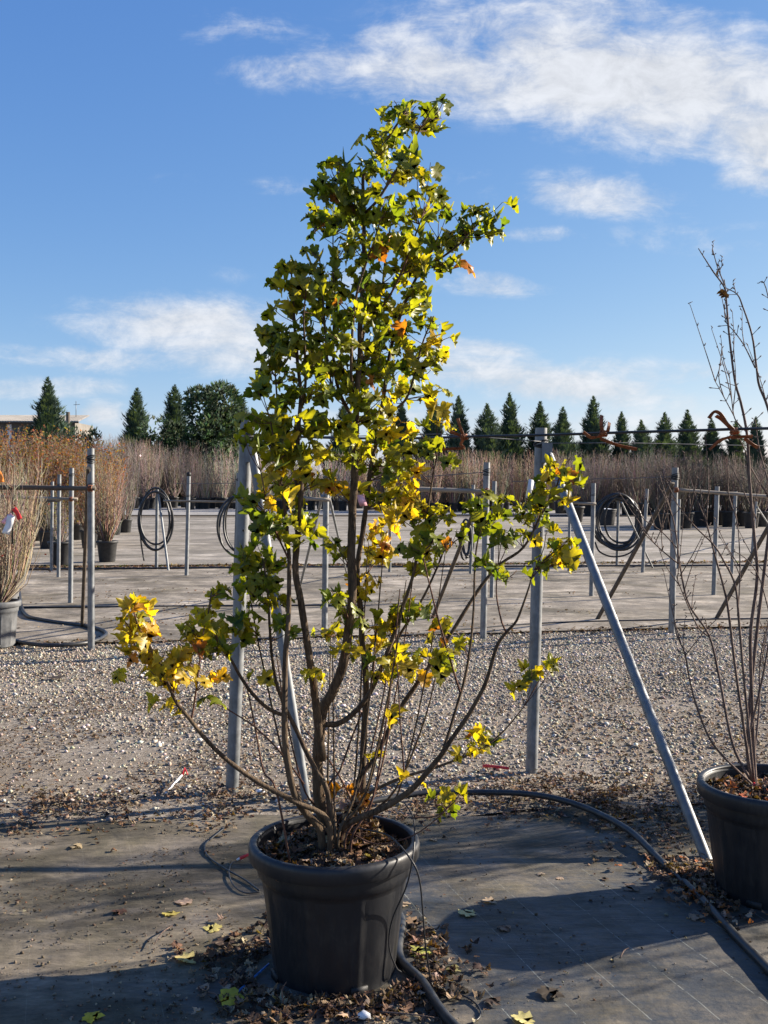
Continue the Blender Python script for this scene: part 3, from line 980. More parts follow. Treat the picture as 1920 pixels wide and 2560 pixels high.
# traced stems: photograph x, y and distance; base radius, tip radius
STEMS = [
    ('trunk', [(818, 2095, 3.90), (800, 2015, 3.88), (794, 1940, 3.86), (796, 1861, 3.84), (806, 1775, 3.82), (829, 1733, 3.80), (860, 1656, 3.78), (874, 1554, 3.77), (881, 1480, 3.77), (879, 1391, 3.78),
               (881, 1301, 3.79), (885, 1212, 3.80), (887, 1150, 3.80), (890, 1078, 3.80), (892, 989, 3.80), (899, 900, 3.80), (901, 824, 3.80), (906, 735, 3.80), (910, 646, 3.79), (910, 526, 3.78),
               (911, 430, 3.78), (960, 360, 3.76), (1000, 300, 3.74), (1018, 262, 3.73)], 0.0225, 0.0022),
    ('branch', [(843, 2112, 3.70), (829, 2040, 3.70), (812, 1960, 3.70), (782, 1912, 3.71), (745, 1835, 3.72), (713, 1769, 3.72), (692, 1712, 3.71), (680, 1640, 3.70), (675, 1579, 3.69), (668, 1480, 3.68), (660, 1400, 3.67)], 0.0115, 0.0028),
    ('branch', [(806, 1900, 3.80), (792, 1780, 3.76), (783, 1707, 3.73), (767, 1605, 3.70), (752, 1502, 3.68), (739, 1435, 3.67), (743, 1346, 3.66), (752, 1270, 3.66), (752, 1168, 3.67), (744, 1101, 3.68), (752, 989, 3.70),
                (743, 900, 3.71), (738, 824, 3.72), (732, 735, 3.72), (729, 673, 3.72)], 0.0155, 0.0024),
    ('branch', [(800, 2075, 3.66), (762, 2030, 3.62), (732, 1974, 3.60), (716, 1887, 3.59), (711, 1800, 3.59), (713, 1682, 3.60), (719, 1554, 3.62), (723, 1470, 3.62), (722, 1380, 3.63), (712, 1280, 3.63), (700, 1190, 3.63), (690, 1130, 3.62), (672, 1040, 3.60)], 0.0145, 0.0026),
    ('branch', [(818, 2050, 3.62), (737, 2004, 3.56), (660, 1963, 3.52), (583, 1912, 3.48), (527, 1861, 3.45), (480, 1805, 3.42), (440, 1753, 3.40), (404, 1671, 3.38), (368, 1605, 3.37), (342, 1554, 3.36), (334, 1513, 3.36)], 0.0105, 0.0022),
    ('branch', [(478, 1802, 3.42), (488, 1740, 3.44), (496, 1682, 3.45), (505, 1605, 3.46), (512, 1560, 3.46)], 0.0042, 0.0018),
    ('branch', [(719, 1792, 3.72), (675, 1774, 3.68), (634, 1738, 3.65), (598, 1687, 3.62), (573, 1641, 3.60), (542, 1595, 3.58), (522, 1549, 3.57), (529, 1477, 3.56)], 0.0075, 0.0022),
    ('branch', [(905, 1985, 3.98), (906, 1943, 3.98), (911, 1810, 3.97), (915, 1707, 3.96), (906, 1605, 3.95), (901, 1520, 3.94), (893, 1435, 3.93), (903, 1346, 3.93), (917, 1257, 3.93), (927, 1168, 3.94), (945, 1080, 3.95), (960, 980, 3.96), (975, 880, 3.97), (1000, 790, 3.97),
                (1028, 722, 3.97), (1055, 673, 3.96), (1100, 646, 3.95), (1149, 610, 3.93), (1184, 570, 3.92), (1226, 532, 3.91)], 0.0135, 0.0020),
    ('branch', [(892, 1985, 3.94), (903, 1938, 3.95), (942, 1887, 3.97), (993, 1784, 4.00), (1044, 1707, 4.02), (1100, 1630, 4.05), (1131, 1578, 4.07), (1193, 1480, 4.10), (1245, 1415, 4.12), (1308, 1369, 4.13), (1352, 1290, 4.14), (1387, 1225, 4.14), (1408, 1165, 4.14)], 0.0125, 0.0024),
    ('branch', [(858, 2075, 3.70), (900, 2045, 3.66), (967, 2015, 3.62), (1029, 1974, 3.60), (1070, 1928, 3.58), (1105, 1885, 3.57), (1142, 1828, 3.56), (1183, 1768, 3.55), (1217, 1699, 3.54), (1243, 1616, 3.53), (1265, 1581, 3.52), (1291, 1551, 3.52), (1317, 1486, 3.51), (1336, 1425, 3.50)], 0.0130, 0.0022),
    ('branch', [(1265, 1581, 3.52), (1252, 1547, 3.52), (1241, 1486, 3.53), (1242, 1440, 3.54)], 0.0036, 0.0018),
    ('branch', [(1105, 1885, 3.57), (1135, 1790, 3.62), (1163, 1694, 3.66), (1176, 1614, 3.68), (1184, 1524, 3.70), (1189, 1391, 3.72), (1203, 1325, 3.73), (1235, 1285, 3.73)], 0.0058, 0.0020),
    ('branch', [(880, 2030, 3.90), (931, 1979, 3.88), (1018, 1940, 3.90), (1100, 1915, 3.95), (1200, 1873, 4.00), (1262, 1825, 4.04), (1310, 1765, 4.07)], 0.0080, 0.0020),
    ('branch', [(806, 1812, 3.83), (854, 1805, 3.86), (906, 1759, 3.88), (950, 1680, 3.89), (985, 1585, 3.90), (1008, 1513, 3.90), (1030, 1448, 3.90), (1045, 1380, 3.90), (1064, 1301, 3.89), (1080, 1210, 3.88), (1095, 1123, 3.87)], 0.0108, 0.0020),
    ('branch', [(930, 1720, 3.88), (965, 1650, 3.93), (1000, 1585, 3.97), (1055, 1498, 4.00), (1095, 1413, 4.03), (1113, 1373, 4.04), (1155, 1340, 4.05)], 0.0072, 0.0020),
    ('branch', [(1010, 1930, 3.60), (1004, 1850, 3.58), (999, 1784, 3.57), (993, 1656, 3.55)], 0.0032, 0.0018),
    ('branch', [(1150, 1730, 3.62), (1140, 1698, 3.62), (1104, 1578, 3.60), (1073, 1458, 3.58), (1050, 1360, 3.57)], 0.0045, 0.0020),
    ('branch', [(752, 1020, 3.70), (764, 958, 3.66), (762, 860, 3.64), (760, 780, 3.63), (770, 700, 3.62)], 0.0060, 0.0020),
    ('branch', [(890, 1060, 3.80), (850, 985, 3.84), (834, 900, 3.86), (836, 780, 3.87), (833, 690, 3.88), (832, 590, 3.88)], 0.0078, 0.0022),
    ('branch', [(845, 1000, 3.84), (823, 936, 3.78), (810, 780, 3.74), (799, 646, 3.72)], 0.0055, 0.0020),
    ('branch', [(897, 900, 3.80), (916, 800, 3.84), (948, 757, 3.88), (966, 624, 3.90), (981, 535, 3.91)], 0.0070, 0.0022),
    ('branch', [(890, 1000, 3.80), (878, 930, 3.72), (888, 760, 3.68), (915, 660, 3.66), (944, 579, 3.66), (952, 520, 3.66)], 0.0060, 0.0020),
    ('branch', [(960, 1040, 3.96), (1015, 998, 3.94), (1042, 914, 3.92), (1060, 847, 3.91), (1085, 790, 3.90)], 0.0055, 0.0020),
    ('branch', [(940, 790, 3.87), (985, 720, 3.80), (1020, 640, 3.77), (1037, 592, 3.76), (1056, 540, 3.75)], 0.0045, 0.0018),
    ('branch', [(910, 535, 3.78), (948, 495, 3.74), (1000, 410, 3.71), (1040, 340, 3.69), (1068, 295, 3.68)], 0.0058, 0.0020),
    ('branch', [(1055, 673, 3.96), (1075, 635, 3.98), (1095, 597, 3.99)], 0.0030, 0.0016),
    ('branch', [(910, 545, 3.78), (880, 520, 3.74), (855, 480, 3.72), (845, 430, 3.70)], 0.0048, 0.0018),
    ('branch', [(752, 1250, 3.66), (725, 1150, 3.72), (700, 1050, 3.75), (690, 960, 3.76), (685, 870, 3.76)], 0.0058, 0.0020),
    ('branch', [(722, 1400, 3.63), (690, 1330, 3.58), (668, 1260, 3.56), (652, 1180, 3.55)], 0.0040, 0.0018),
    ('branch', [(820, 1975, 3.78), (850, 1925, 3.90), (885, 1830, 3.96), (905, 1780, 3.98)], 0.0048, 0.0030),
    ('branch', [(880, 2005, 4.00), (848, 1940, 4.05), (800, 1870, 4.08), (760, 1820, 4.10)], 0.0048, 0.0020),
    ('branch', [(690, 1975, 3.54), (660, 1930, 3.60), (640, 1830, 3.64), (622, 1740, 3.66), (612, 1700, 3.67)], 0.0046, 0.0020),
    ('branch', [(760, 1960, 3.64), (700, 1880, 3.60), (640, 1820, 3.58), (580, 1780, 3.56), (556, 1765, 3.55)], 0.0038, 0.0018),
    ('branch', [(1030, 2045, 3.62), (1090, 2040, 3.58), (1130, 2010, 3.56), (1150, 1985, 3.55)], 0.0028, 0.0016),
    ('branch', [(860, 2080, 3.68), (940, 2110, 3.58), (1030, 2090, 3.52), (1100, 2040, 3.50), (1128, 2005, 3.49)], 0.0036, 0.0016),
    ('branch', [(913, 1790, 3.97), (930, 1700, 4.0), (938, 1620, 4.02), (936, 1540, 4.03)], 0.0036, 0.0018),
]
_r = random.Random(77)
for k in range(13):
    xe, ye = _r.uniform(600, 1120), _r.uniform(1330, 1700)
    xs = 838 + (xe - 838) * 0.16 + _r.uniform(-22, 22)
    Ys, Ye = _r.uniform(3.62, 3.98), _r.uniform(3.5, 4.1)
    bow = (xe - 838) * 0.22
    STEMS.append(('branch', [(xs, 2085 - (Ys - 3.62) * 150, Ys), (xs + (xe - xs) * 0.28 + bow * 0.5, 1990 - _r.uniform(0, 30), Ys * 0.7 + Ye * 0.3), (xs + (xe - xs) * 0.62 + bow * 0.6, ye + (2050 - ye) * 0.42, Ys * 0.35 + Ye * 0.65), (xe, ye, Ye)],
                  _r.uniform(0.0042, 0.0068), 0.0018))
stem_pts = []                       # (point, radius) samples for hanging twigs on
for kind, pts, r0, r1 in STEMS:
    wp = W(pts)
    off = wp[0] - POT
    if math.hypot(off.x, off.y) < 0.27 and wp[0].z > POT.z + 0.42 and pts[0][1] > 1960:
        wp.insert(0, Vector((POT.x + off.x * 0.75, POT.y + off.y * 0.75, POT.z + 0.40)))      # rooted in the soil
    cur = spline(wp, 5)
    L = len(cur)
    rr = [r1 + (r0 - r1) * (1 - i / (L - 1)) ** 0.85 for i in range(L)]
    # small irregularities of growth
    cur = [c + Vector((hn(i * 0.21, r0 * 900, 1, 3), hn(i * 0.19, r0 * 700, 1, 8), 0)) * min(0.003, r0 * 0.3) for i, c in enumerate(cur)]
    mb = MB()
    mb.tube(cur, rr, 10 if r0 > 0.009 else 6, True, 0.16 if r0 > 0.009 else 0.05)
    mb.build(kind, M['bark'] if r0 > 0.0054 else M['shoot'], maple)
    for c, r_ in zip(cur, rr):
        stem_pts.append((c, r_))

# foliage: photograph x, y, half extents, number of leaves, share of yellow
CLUMPS = [
    (1012, 262, 42, 26, 7, .12), (1060, 285, 50, 34, 6, .25), (1088, 325, 36, 34, 4, .3), (985, 330, 38, 34, 6, .2), (1035, 385, 50, 42, 8, .32), (945, 395, 34, 36, 6, .12), (1065, 440, 36, 44, 8, .35),
    (980, 440, 40, 36, 6, .4), (838, 420, 44, 24, 7, .12), (815, 465, 44, 34, 9, .08), (855, 490, 44, 40, 9, .06), (812, 535, 36, 40, 9, .04), (860, 560, 40, 40, 9, .06), (895, 500, 28, 40, 5, .15),
    (950, 515, 42, 36, 8, .25), (1035, 515, 48, 30, 8, .3), (1090, 520, 30, 26, 4, .2), (1030, 580, 54, 34, 9, .3), (975, 590, 46, 36, 8, .25), (925, 610, 36, 40, 7, .3), (870, 620, 44, 34, 8, .2),
    (1215, 535, 38, 20, 6, .04), (1180, 570, 40, 24, 6, .08), (1240, 590, 22, 22, 2, .3), (1150, 600, 30, 20, 4, .1), (1098, 588, 18, 12, 3, .1), (1150, 658, 20, 20, 1, 1.5), (1080, 660, 40, 26, 5, .2),
    (745, 660, 40, 22, 6, .35), (700, 690, 32, 22, 5, .3), (755, 710, 44, 26, 7, .5), (800, 680, 34, 40, 6, .2), (850, 695, 44, 34, 8, .2), (1000, 655, 50, 40, 9, .5), (960, 690, 50, 40, 8, .25),
    (1045, 725, 34, 26, 5, .2), (1030, 775, 44, 34, 8, .35), (735, 765, 48, 24, 7, .35), (800, 760, 44, 34, 8, .2), (870, 770, 44, 36, 8, .15), (940, 775, 44, 36, 8, .18), (985, 830, 48, 40, 9, .2),
    (1075, 815, 34, 26, 4, .3), (690, 840, 44, 24, 9, .08), (665, 850, 28, 20, 5, .02), (730, 850, 44, 28, 8, .2), (795, 835, 44, 34, 8, .25), (870, 850, 44, 36, 8, .2), (930, 860, 44, 36, 9, .15), (1035, 855, 40, 30, 6, .4),
    (1110, 850, 22, 34, 4, .7), (1085, 895, 30, 28, 4, .3), (705, 890, 40, 26, 6, .3), (770, 905, 44, 30, 7, .3), (840, 925, 44, 34, 8, .15), (910, 930, 40, 36, 8, .18), (980, 920, 46, 34, 8, .2), (1045, 930, 36, 30, 5, .2),
    (690, 935, 38, 24, 6, .15), (640, 965, 30, 20, 4, .12), (700, 990, 48, 28, 8, .3), (770, 985, 44, 30, 7, .3), (850, 1000, 46, 36, 8, .15), (920, 1005, 44, 30, 8, .2), (965, 1000, 28, 26, 4, 1.0), (1020, 975, 40, 32, 6, .3),
    (1075, 985, 34, 20, 4, .4), (1075, 1035, 34, 34, 4, .85), (650, 1030, 36, 28, 5, .3), (700, 1060, 48, 30, 8, .4), (775, 1055, 48, 32, 9, .35), (850, 1070, 50, 34, 9, .25), (930, 1065, 50, 34, 9, .25), (990, 1070, 36, 30, 5, .85),
    (1040, 1090, 40, 28, 5, .35), (640, 1095, 30, 20, 4, .35), (705, 1120, 50, 30, 8, .4), (780, 1120, 50, 30, 8, .35), (865, 1130, 50, 34, 7, .55), (940, 1130, 44, 30, 7, .3), (1005, 1140, 44, 30, 7, .3), (1065, 1115, 26, 20, 3, .4),
    (715, 1180, 48, 30, 8, .8), (775, 1180, 46, 26, 7, .7), (830, 1210, 46, 22, 6, .9), (960, 1175, 44, 28, 7, .12), (1030, 1180, 30, 28, 5, .9), (1000, 1215, 44, 24, 6, .6), (965, 1250, 44, 24, 6, .7), (690, 1230, 30, 26, 4, 1.1),
    (660, 1260, 34, 24, 5, .1), (700, 1290, 40, 34, 8, .12), (760, 1300, 30, 34, 4, .2), (690, 1330, 34, 30, 4, .2), (960, 1310, 46, 28, 7, 1.0), (1010, 1290, 36, 32, 6, .9), (975, 1360, 44, 24, 7, 1.0), (930, 1330, 30, 26, 4, .8), (830, 1370, 44, 30, 5, .35),
    (1060, 1240, 40, 26, 6, .8), (1090, 1260, 36, 24, 5, .6), (1075, 1300, 40, 28, 6, .15), (1055, 1340, 40, 30, 7, .1), (1110, 1340, 34, 26, 4, .1), (1085, 1390, 34, 30, 5, .4), (1030, 1400, 30, 26, 4, .5), (930, 1400, 34, 30, 4, .9), (960, 1430, 26, 20, 2, 1.0),
    (1185, 1255, 34, 26, 5, .1), (1210, 1300, 40, 24, 5, .15), (1240, 1340, 34, 24, 5, .2), (1250, 1260, 30, 24, 4, .2), (1410, 1170, 38, 26, 7, .35), (1435, 1190, 24, 24, 3, .5), (1390, 1215, 34, 20, 4, .3), (1435, 1245, 26, 18, 2, .8), (1340, 1250, 44, 26, 5, .25),
    (1310, 1290, 44, 26, 6, .2), (1370, 1290, 40, 24, 5, .3), (1390, 1330, 30, 20, 4, .7), (1310, 1340, 34, 24, 4, .3), (1410, 1365, 30, 22, 4, .3), (1395, 1405, 30, 18, 4, .35), (1350, 1405, 34, 20, 3, .3), (1270, 1430, 34, 22, 3, .1), (1225, 1395, 30, 20, 3, .2),
    (650, 1385, 38, 30, 6, .1), (620, 1395, 30, 26, 4, .1), (645, 1440, 38, 28, 6, .2), (690, 1400, 30, 26, 3, .15), (610, 1465, 34, 26, 5, .1), (660, 1500, 38, 28, 6, .25), (610, 1545, 40, 34, 7, .1), (690, 1560, 40, 28, 3, .15), (560, 1470, 26, 20, 3, .3),
    (335, 1508, 34, 14, 5, 1.0), (310, 1550, 40, 20, 5, 1.0), (345, 1570, 44, 22, 7, 1.0), (395, 1560, 36, 20, 4, .85), (330, 1610, 34, 24, 4, 1.0), (395, 1630, 40, 28, 7, 1.0), (330, 1690, 44, 20, 3, .7), (390, 1680, 34, 26, 5, .9), (430, 1690, 34, 34, 6, 1.0), (455, 1640, 26, 30, 4, 1.0),
    (410, 1760, 30, 18, 3, .8), (520, 1690, 30, 22, 4, .9), (545, 1765, 28, 20, 1, .3), (480, 1575, 34, 24, 5, .5), (520, 1540, 40, 26, 7, .7), (500, 1620, 34, 24, 4, .4), (545, 1590, 36, 26, 6, .5), (560, 1630, 34, 24, 4, .2), (530, 1485, 28, 16, 3, .8), (470, 1610, 24, 20, 3, .9),
    (830, 1500, 38, 26, 5, .2), (860, 1540, 36, 26, 5, .15), (830, 1570, 40, 24, 4, .5), (905, 1500, 26, 26, 3, .9), (910, 1455, 34, 34, 6, 1.0), (925, 1560, 30, 26, 4, .9), (950, 1590, 40, 22, 5, .9), (965, 1540, 30, 24, 4, .4),
    (1010, 1520, 28, 30, 5, .1), (1060, 1530, 34, 24, 4, .1), (1110, 1560, 28, 26, 3, .3), (1085, 1640, 38, 28, 6, .4), (1100, 1600, 28, 20, 3, .5), (990, 1640, 38, 22, 5, .7), (1020, 1665, 34, 26, 5, .9), (960, 1690, 38, 20, 4, .8), (880, 1620, 30, 22, 3, .5), (800, 1690, 26, 22, 3, .5), (1160, 1600, 20, 18, 2, .5),
    (1345, 1680, 32, 26, 5, .8), (1375, 1650, 24, 22, 4, .4), (1220, 1850, 32, 20, 5, .15), (1190, 1835, 24, 18, 3, .7), (1150, 1880, 24, 14, 3, .9), (1040, 1945, 22, 14, 2, 1.0), (1020, 1780, 30, 14, 1, .9), (1120, 2005, 32, 18, 4, .25), (950, 1870, 16, 24, 2, 1.0), (878, 1975, 20, 16, 3, 1.6), (650, 1480, 30, 20, 3, .3),
]


def leaf_tint(y):
    """Leaf colour for an autumn stage: 0 dark green, 1 full yellow, above that orange and brown."""
    stages = [(0.0, (0.072, 0.115, 0.018)), (0.22, (0.145, 0.178, 0.020)), (0.5, (0.24, 0.235, 0.022)), (0.8, (0.37, 0.305, 0.026)), (1.15, (0.44, 0.325, 0.032)), (1.5, (0.48, 0.20, 0.025)), (1.9, (0.20, 0.075, 0.03))]
    y = max(0, min(1.9, y))
    for (a, ca), (b2, cb) in zip(stages, stages[1:]):
        if y <= b2:
            t = (y - a) / (b2 - a)
            j = random.uniform(0.82, 1.18)
            return tuple((ca[i] + (cb[i] - ca[i]) * t) * j * random.uniform(0.95, 1.05) for i in range(3))
    return stages[-1][1]


def leaf_mesh(k):
    """Leaf with its stalk; the stalk's foot is the origin, the blade is about 1 long."""
    rnd = random.Random(500 + k)
    v, t = leaf_blade(rnd.uniform(0.05, 0.75), rnd.uniform(-0.6, 0.9), 0.085, rnd, 0.10)
    droop = R(rnd.uniform(18, 88))
    st = np.array([0, 0.42, 0.10])
    cy, sy = math.cos(droop), math.sin(droop)
    w = v.copy()
    w[:, 1], w[:, 2] = v[:, 1] * cy + v[:, 2] * sy, -v[:, 1] * sy + v[:, 2] * cy
    w += st
    mb = MB()
    mb.tube([(0, 0, 0), (0, 0.22, 0.085), tuple(st)], [0.016, 0.012, 0.014], 3, False)
    sv = np.array([tuple(q) for q in mb.v])
    tris = list(t.tolist())
    off = len(w)
    for q in mb.f:
        tris.append((q[0] + off, q[1] + off, q[2] + off))
        tris.append((q[0] + off, q[2] + off, q[3] + off))
    return np.concatenate([w, sv]), np.array(tris)


leaf_variants = [leaf_mesh(k) for k in range(16)]
leaf_datas = [np_mesh('leaf', v, t, M['leaf'], True) for v, t in leaf_variants]
inv_maple = Matrix.Translation(-maple.location)
twigs = MB()
leaves = []                        # (matrix, variant, tint, visible size)
for cxp, cyp, rx, ry, cnt, yel in CLUMPS:
    one = cnt == 1
    cnt = max(1, round(cnt * (1.25 if yel > 0.75 else 1.75)))
    # the nearest stem, preferring points below the clump
    best, bd = None, 1e9
    for c, r_ in stem_pts:
        q = pt(cxp, cyp, c.y)
        dzv = q.z - c.z
        d = math.hypot(q.x - c.x, (dzv - 0.05) * (0.8 if dzv > 0 else 1.6)) + random.uniform(0, 0.02)
        if d < bd:
            best, bd = c, d
    Yc = best.y + random.uniform(-0.10, 0.10)
    ctr = pt(cxp, cyp, Yc)
    k = Yc / FOC
    ex = Vector((rx * k * 1.3, rx * k * 1.2, ry * k * 1.3))
    ntw = max(1, round(cnt / 2.6))
    done = 0
    for tnum in range(ntw):
        d = Vector((random.uniform(-0.85, 0.85), random.uniform(-0.85, 0.85), random.uniform(-0.6, 0.8)))
        end = ctr + Vector((d.x * ex.x, d.y * ex.y, d.z * ex.z))
        mid = best.lerp(end, 0.55) + Vector((random.uniform(-.012, .012), random.uniform(-.012, .012), -0.006))
        cur = spline([best, mid, end], 4)
        twigs.tube(cur, [0.0022, 0.0020, 0.0019, 0.0018, 0.0017, 0.0016, 0.0015, 0.0014, 0.0013][:len(cur)], 4, False)
        todo = (cnt - done + (ntw - tnum - 1)) // (ntw - tnum)
        base_az = random.uniform(0, 2 * math.pi)
        for j in range(todo):
            t = 1.0 - 0.22 * (j // 2) - random.uniform(0, 0.08)
            t = max(0.2, t)
            q = cur[min(len(cur) - 1, int(t * (len(cur) - 1)))]
            az = base_az + (j % 2) * math.pi + (j // 2) * math.pi / 2 + random.uniform(-0.5, 0.5)
            el = R(random.uniform(-25, 32))
            size = random.uniform(0.036, 0.066) * (1.0 if cyp > 600 else 0.95)
            if random.random() < 0.14:
                size *= random.uniform(0.5, 0.75)
            if one:
                size = 0.085 if cnt == 1 else size * 1.15
            mrot = Euler((el, random.uniform(-0.8, 0.8), az), 'XYZ').to_matrix().to_4x4()
            yy = (yel if yel > 0.6 else 0.10 + yel * 0.85) + random.gauss(0, 0.15) + (0.25 if random.random() < 0.08 else 0)
            if random.random() < 0.012:
                yy = 1.75
            leaves.append((Matrix.Translation(q) @ mrot @ Matrix.Diagonal((size, size, size, 1)), random.randrange(16), leaf_tint(yy), size / q.y))
        done += todo
# odd leaves all along the leafy part of the stems
_cand = [(c, r_) for c, r_ in stem_pts if r_ < 0.0115 and c.z > 0.95]
for q in range(230):
    c, r_ = random.choice(_cand)
    lowness = max(0.0, min(1.0, (2.2 - c.z) / 1.0))
    if (c.z < 1.75 and abs(c.x + 0.17) > 0.26) or (lowness > 0 and random.random() < lowness * 0.55):
        continue
    end = c + Vector((random.uniform(-.07, .07), random.uniform(-.07, .07), random.uniform(0.0, .06)))
    twigs.tube(spline([c, c.lerp(end, .5) + Vector((0, 0, -.004)), end], 2), [0.0018, 0.0017, 0.0015, 0.0014, 0.0012], 4, False)
    for j in range(random.choice((1, 2, 2, 3))):
        mrot = Euler((R(random.uniform(-25, 32)), random.uniform(-0.8, 0.8), random.uniform(0, 6.28)), 'XYZ').to_matrix().to_4x4()
        size = random.uniform(0.032, 0.060)
        leaves.append((Matrix.Translation(end) @ mrot @ Matrix.Diagonal((size, size, size, 1)), random.randrange(16), leaf_tint(0.22 + 0.45 * lowness * random.random() + random.gauss(0, 0.14)), size / c.y))
tw = twigs.build('twigs', M['shoot'], maple)
tw['kind'] = 'stuff'
leaves.sort(key=lambda e: -e[3])
for mtx, k, col, _s in leaves[:300]:
    o = bpy.data.objects.new('leaf', leaf_datas[k])
    SC.collection.objects.link(o)
    o.parent = maple
    o.matrix_basis = inv_maple @ mtx
    o.color = (*col, 1)
Vs, Fs, Cs, off = [], [], [], 0
for mtx, k, col, _s in leaves[300:]:
    v, t = leaf_variants[k]
    mm = np.array(inv_maple @ mtx)
    Vs.append(v @ mm[:3, :3].T + mm[:3, 3])
    Fs.append(t + off)
    Cs.append(np.repeat(np.array([col]), len(t), 0))
    off += len(v)
o = link(bpy.data.objects.new('foliage', np_mesh('foliage', np.concatenate(Vs), np.concatenate(Fs), M['leaf_mass'], True, np.concatenate(Cs))), maple)
o['kind'] = 'stuff'
print('leaves', len(leaves))
# pink nursery tag on the trunk
mb = MB()
a, b2 = pt(898, 1242, 3.76), pt(910, 1266, 3.76)
mb.quad_strip([a + Vector((-.008, 0, .006)), a.lerp(b2, .5) + Vector((-.012, -.012, 0)), b2 + Vector((-.014, 0, 0))], [a + Vector((.012, .004, .008)), a.lerp(b2, .5) + Vector((.014, -.006, .006)), b2 + Vector((.012, .006, .004))])
o = mb.build('ribbon', M['pink'], None)
sol = o.modifiers.new('s', 'SOLIDIFY'); sol.thickness = 0.001
tag(o, 'short pink plastic ribbon tied to the maple trunk', 'ribbon')

# ------------------------------------------------------------------ the bare shrub at the right
bare = empty('bare_shrub', (POT2.x, POT2.y, POT2.z + 0.44), 'leafless budding shrub standing in the right-hand black pot', 'shrub')
BARE = [
    ([(1889, 1965, 4.50), (1884, 1870, 4.50), (1878, 1699, 4.48), (1877, 1577, 4.46), (1893, 1443, 4.45), (1885, 1334, 4.44), (1874, 1204, 4.43), (1868, 1090, 4.42), (1853, 1010, 4.42), (1837, 950, 4.42), (1823, 838, 4.42), (1816, 753, 4.42), (1812, 720, 4.42), (1783, 679, 4.41), (1763, 648, 4.41), (1746, 621, 4.40)], .0085, .0018),
    ([(1812, 714, 4.42), (1793, 665, 4.43), (1781, 621, 4.44)], .0028, .0016),
    ([(1882, 1960, 4.52), (1868, 1859, 4.54), (1890, 1600, 4.55), (1925, 1300, 4.56), (1935, 1100, 4.56), (1918, 1015, 4.55), (1898, 964, 4.54), (1891, 916, 4.54), (1880, 838, 4.54), (1857, 767, 4.53), (1843, 736, 4.53), (1815, 720, 4.52)], .0085, .0018),
    ([(1888, 920, 4.54), (1861, 865, 4.52), (1837, 831, 4.51), (1810, 801, 4.50)], .0030, .0016),
    ([(1866, 1080, 4.42), (1845, 1058, 4.44), (1834, 1036, 4.44), (1827, 974, 4.45), (1822, 926, 4.45)], .0030, .0016),
    ([(1836, 1042, 4.44), (1803, 980, 4.42), (1785, 948, 4.41)], .0024, .0014),
    ([(1880, 1958, 4.50), (1842, 1699, 4.42), (1821, 1529, 4.38), (1808, 1464, 4.36), (1790, 1399, 4.34), (1772, 1330, 4.32), (1758, 1269, 4.31), (1750, 1215, 4.30)], .0065, .0016),
    ([(1879, 1959, 4.48), (1826, 1909, 4.44), (1776, 1850, 4.40), (1740, 1760, 4.36), (1722, 1690, 4.33), (1712, 1634, 4.31), (1688, 1573, 4.29), (1686, 1500, 4.28)], .0055, .0018),
    ([(1879, 1955, 4.50), (1832, 1862, 4.56), (1799, 1699, 4.60), (1773, 1590, 4.62), (1721, 1508, 4.63), (1699, 1408, 4.64), (1686, 1312, 4.65), (1656, 1212, 4.66), (1648, 1180, 4.66)], .0068, .0016),
    ([(1770, 1590, 4.62), (1743, 1564, 4.58), (1708, 1486, 4.55), (1690, 1440, 4.54)], .0036, .0018),
    ([(1697, 1410, 4.64), (1656, 1377, 4.60), (1612, 1334, 4.57), (1600, 1310, 4.56)], .0032, .0016),
    ([(1694, 1372, 4.64), (1655, 1330, 4.68), (1612, 1300, 4.70), (1590, 1270, 4.71)], .0030, .0016),
    ([(1885, 1955, 4.46), (1860, 1699, 4.40), (1848, 1560, 4.36), (1838, 1464, 4.34), (1808, 1400, 4.32), (1782, 1360, 4.30), (1738, 1317, 4.28), (1699, 1269, 4.26), (1680, 1240, 4.25)], .0060, .0016),
    ([(1844, 1540, 4.36), (1850, 1440, 4.40), (1846, 1330, 4.43), (1835, 1260, 4.45)], .0032, .0016),
    ([(1870, 1850, 4.50), (1905, 1700, 4.44), (1930, 1560, 4.40), (1960, 1420, 4.36)], .0050, .0018),
    ([(1885, 1900, 4.5), (1898, 1760, 4.6), (1902, 1640, 4.66), (1935, 1500, 4.7)], .0050, .0018),
    ([(1920, 1240, 4.56), (1877, 1169, 4.50), (1862, 1125, 4.48), (1840, 1080, 4.46)], .0034, .0018),
    ([(1893, 1300, 4.44), (1850, 1210, 4.5), (1822, 1150, 4.54)], .0030, .0016),
    ([(1935, 1250, 4.56), (1900, 1130, 4.6), (1888, 1050, 4.62)], .0040, .0018),
    ([(1712, 1640, 4.31), (1760, 1580, 4.28), (1800, 1540, 4.26)], .0022, .0014),
    ([(1700, 1440, 4.55), (1730, 1390, 4.5), (1756, 1340, 4.48)], .0024, .0014),
    ([(1950, 900, 4.5), (1915, 720, 4.48), (1893, 708, 4.48)], .0026, .0016),
    ([(1935, 1100, 4.56), (1960, 980, 4.52), (1950, 900, 4.5)], .0036, .0024),
    ([(1960, 1420, 4.36), (1980, 1200, 4.36), (1975, 1000, 4.4), (1990, 820, 4.42)], .0050, .0018),
    ([(1930, 1560, 4.40), (1900, 1450, 4.3), (1868, 1400, 4.26), (1830, 1375, 4.24)], .0028, .0014),
]
buds = MB()
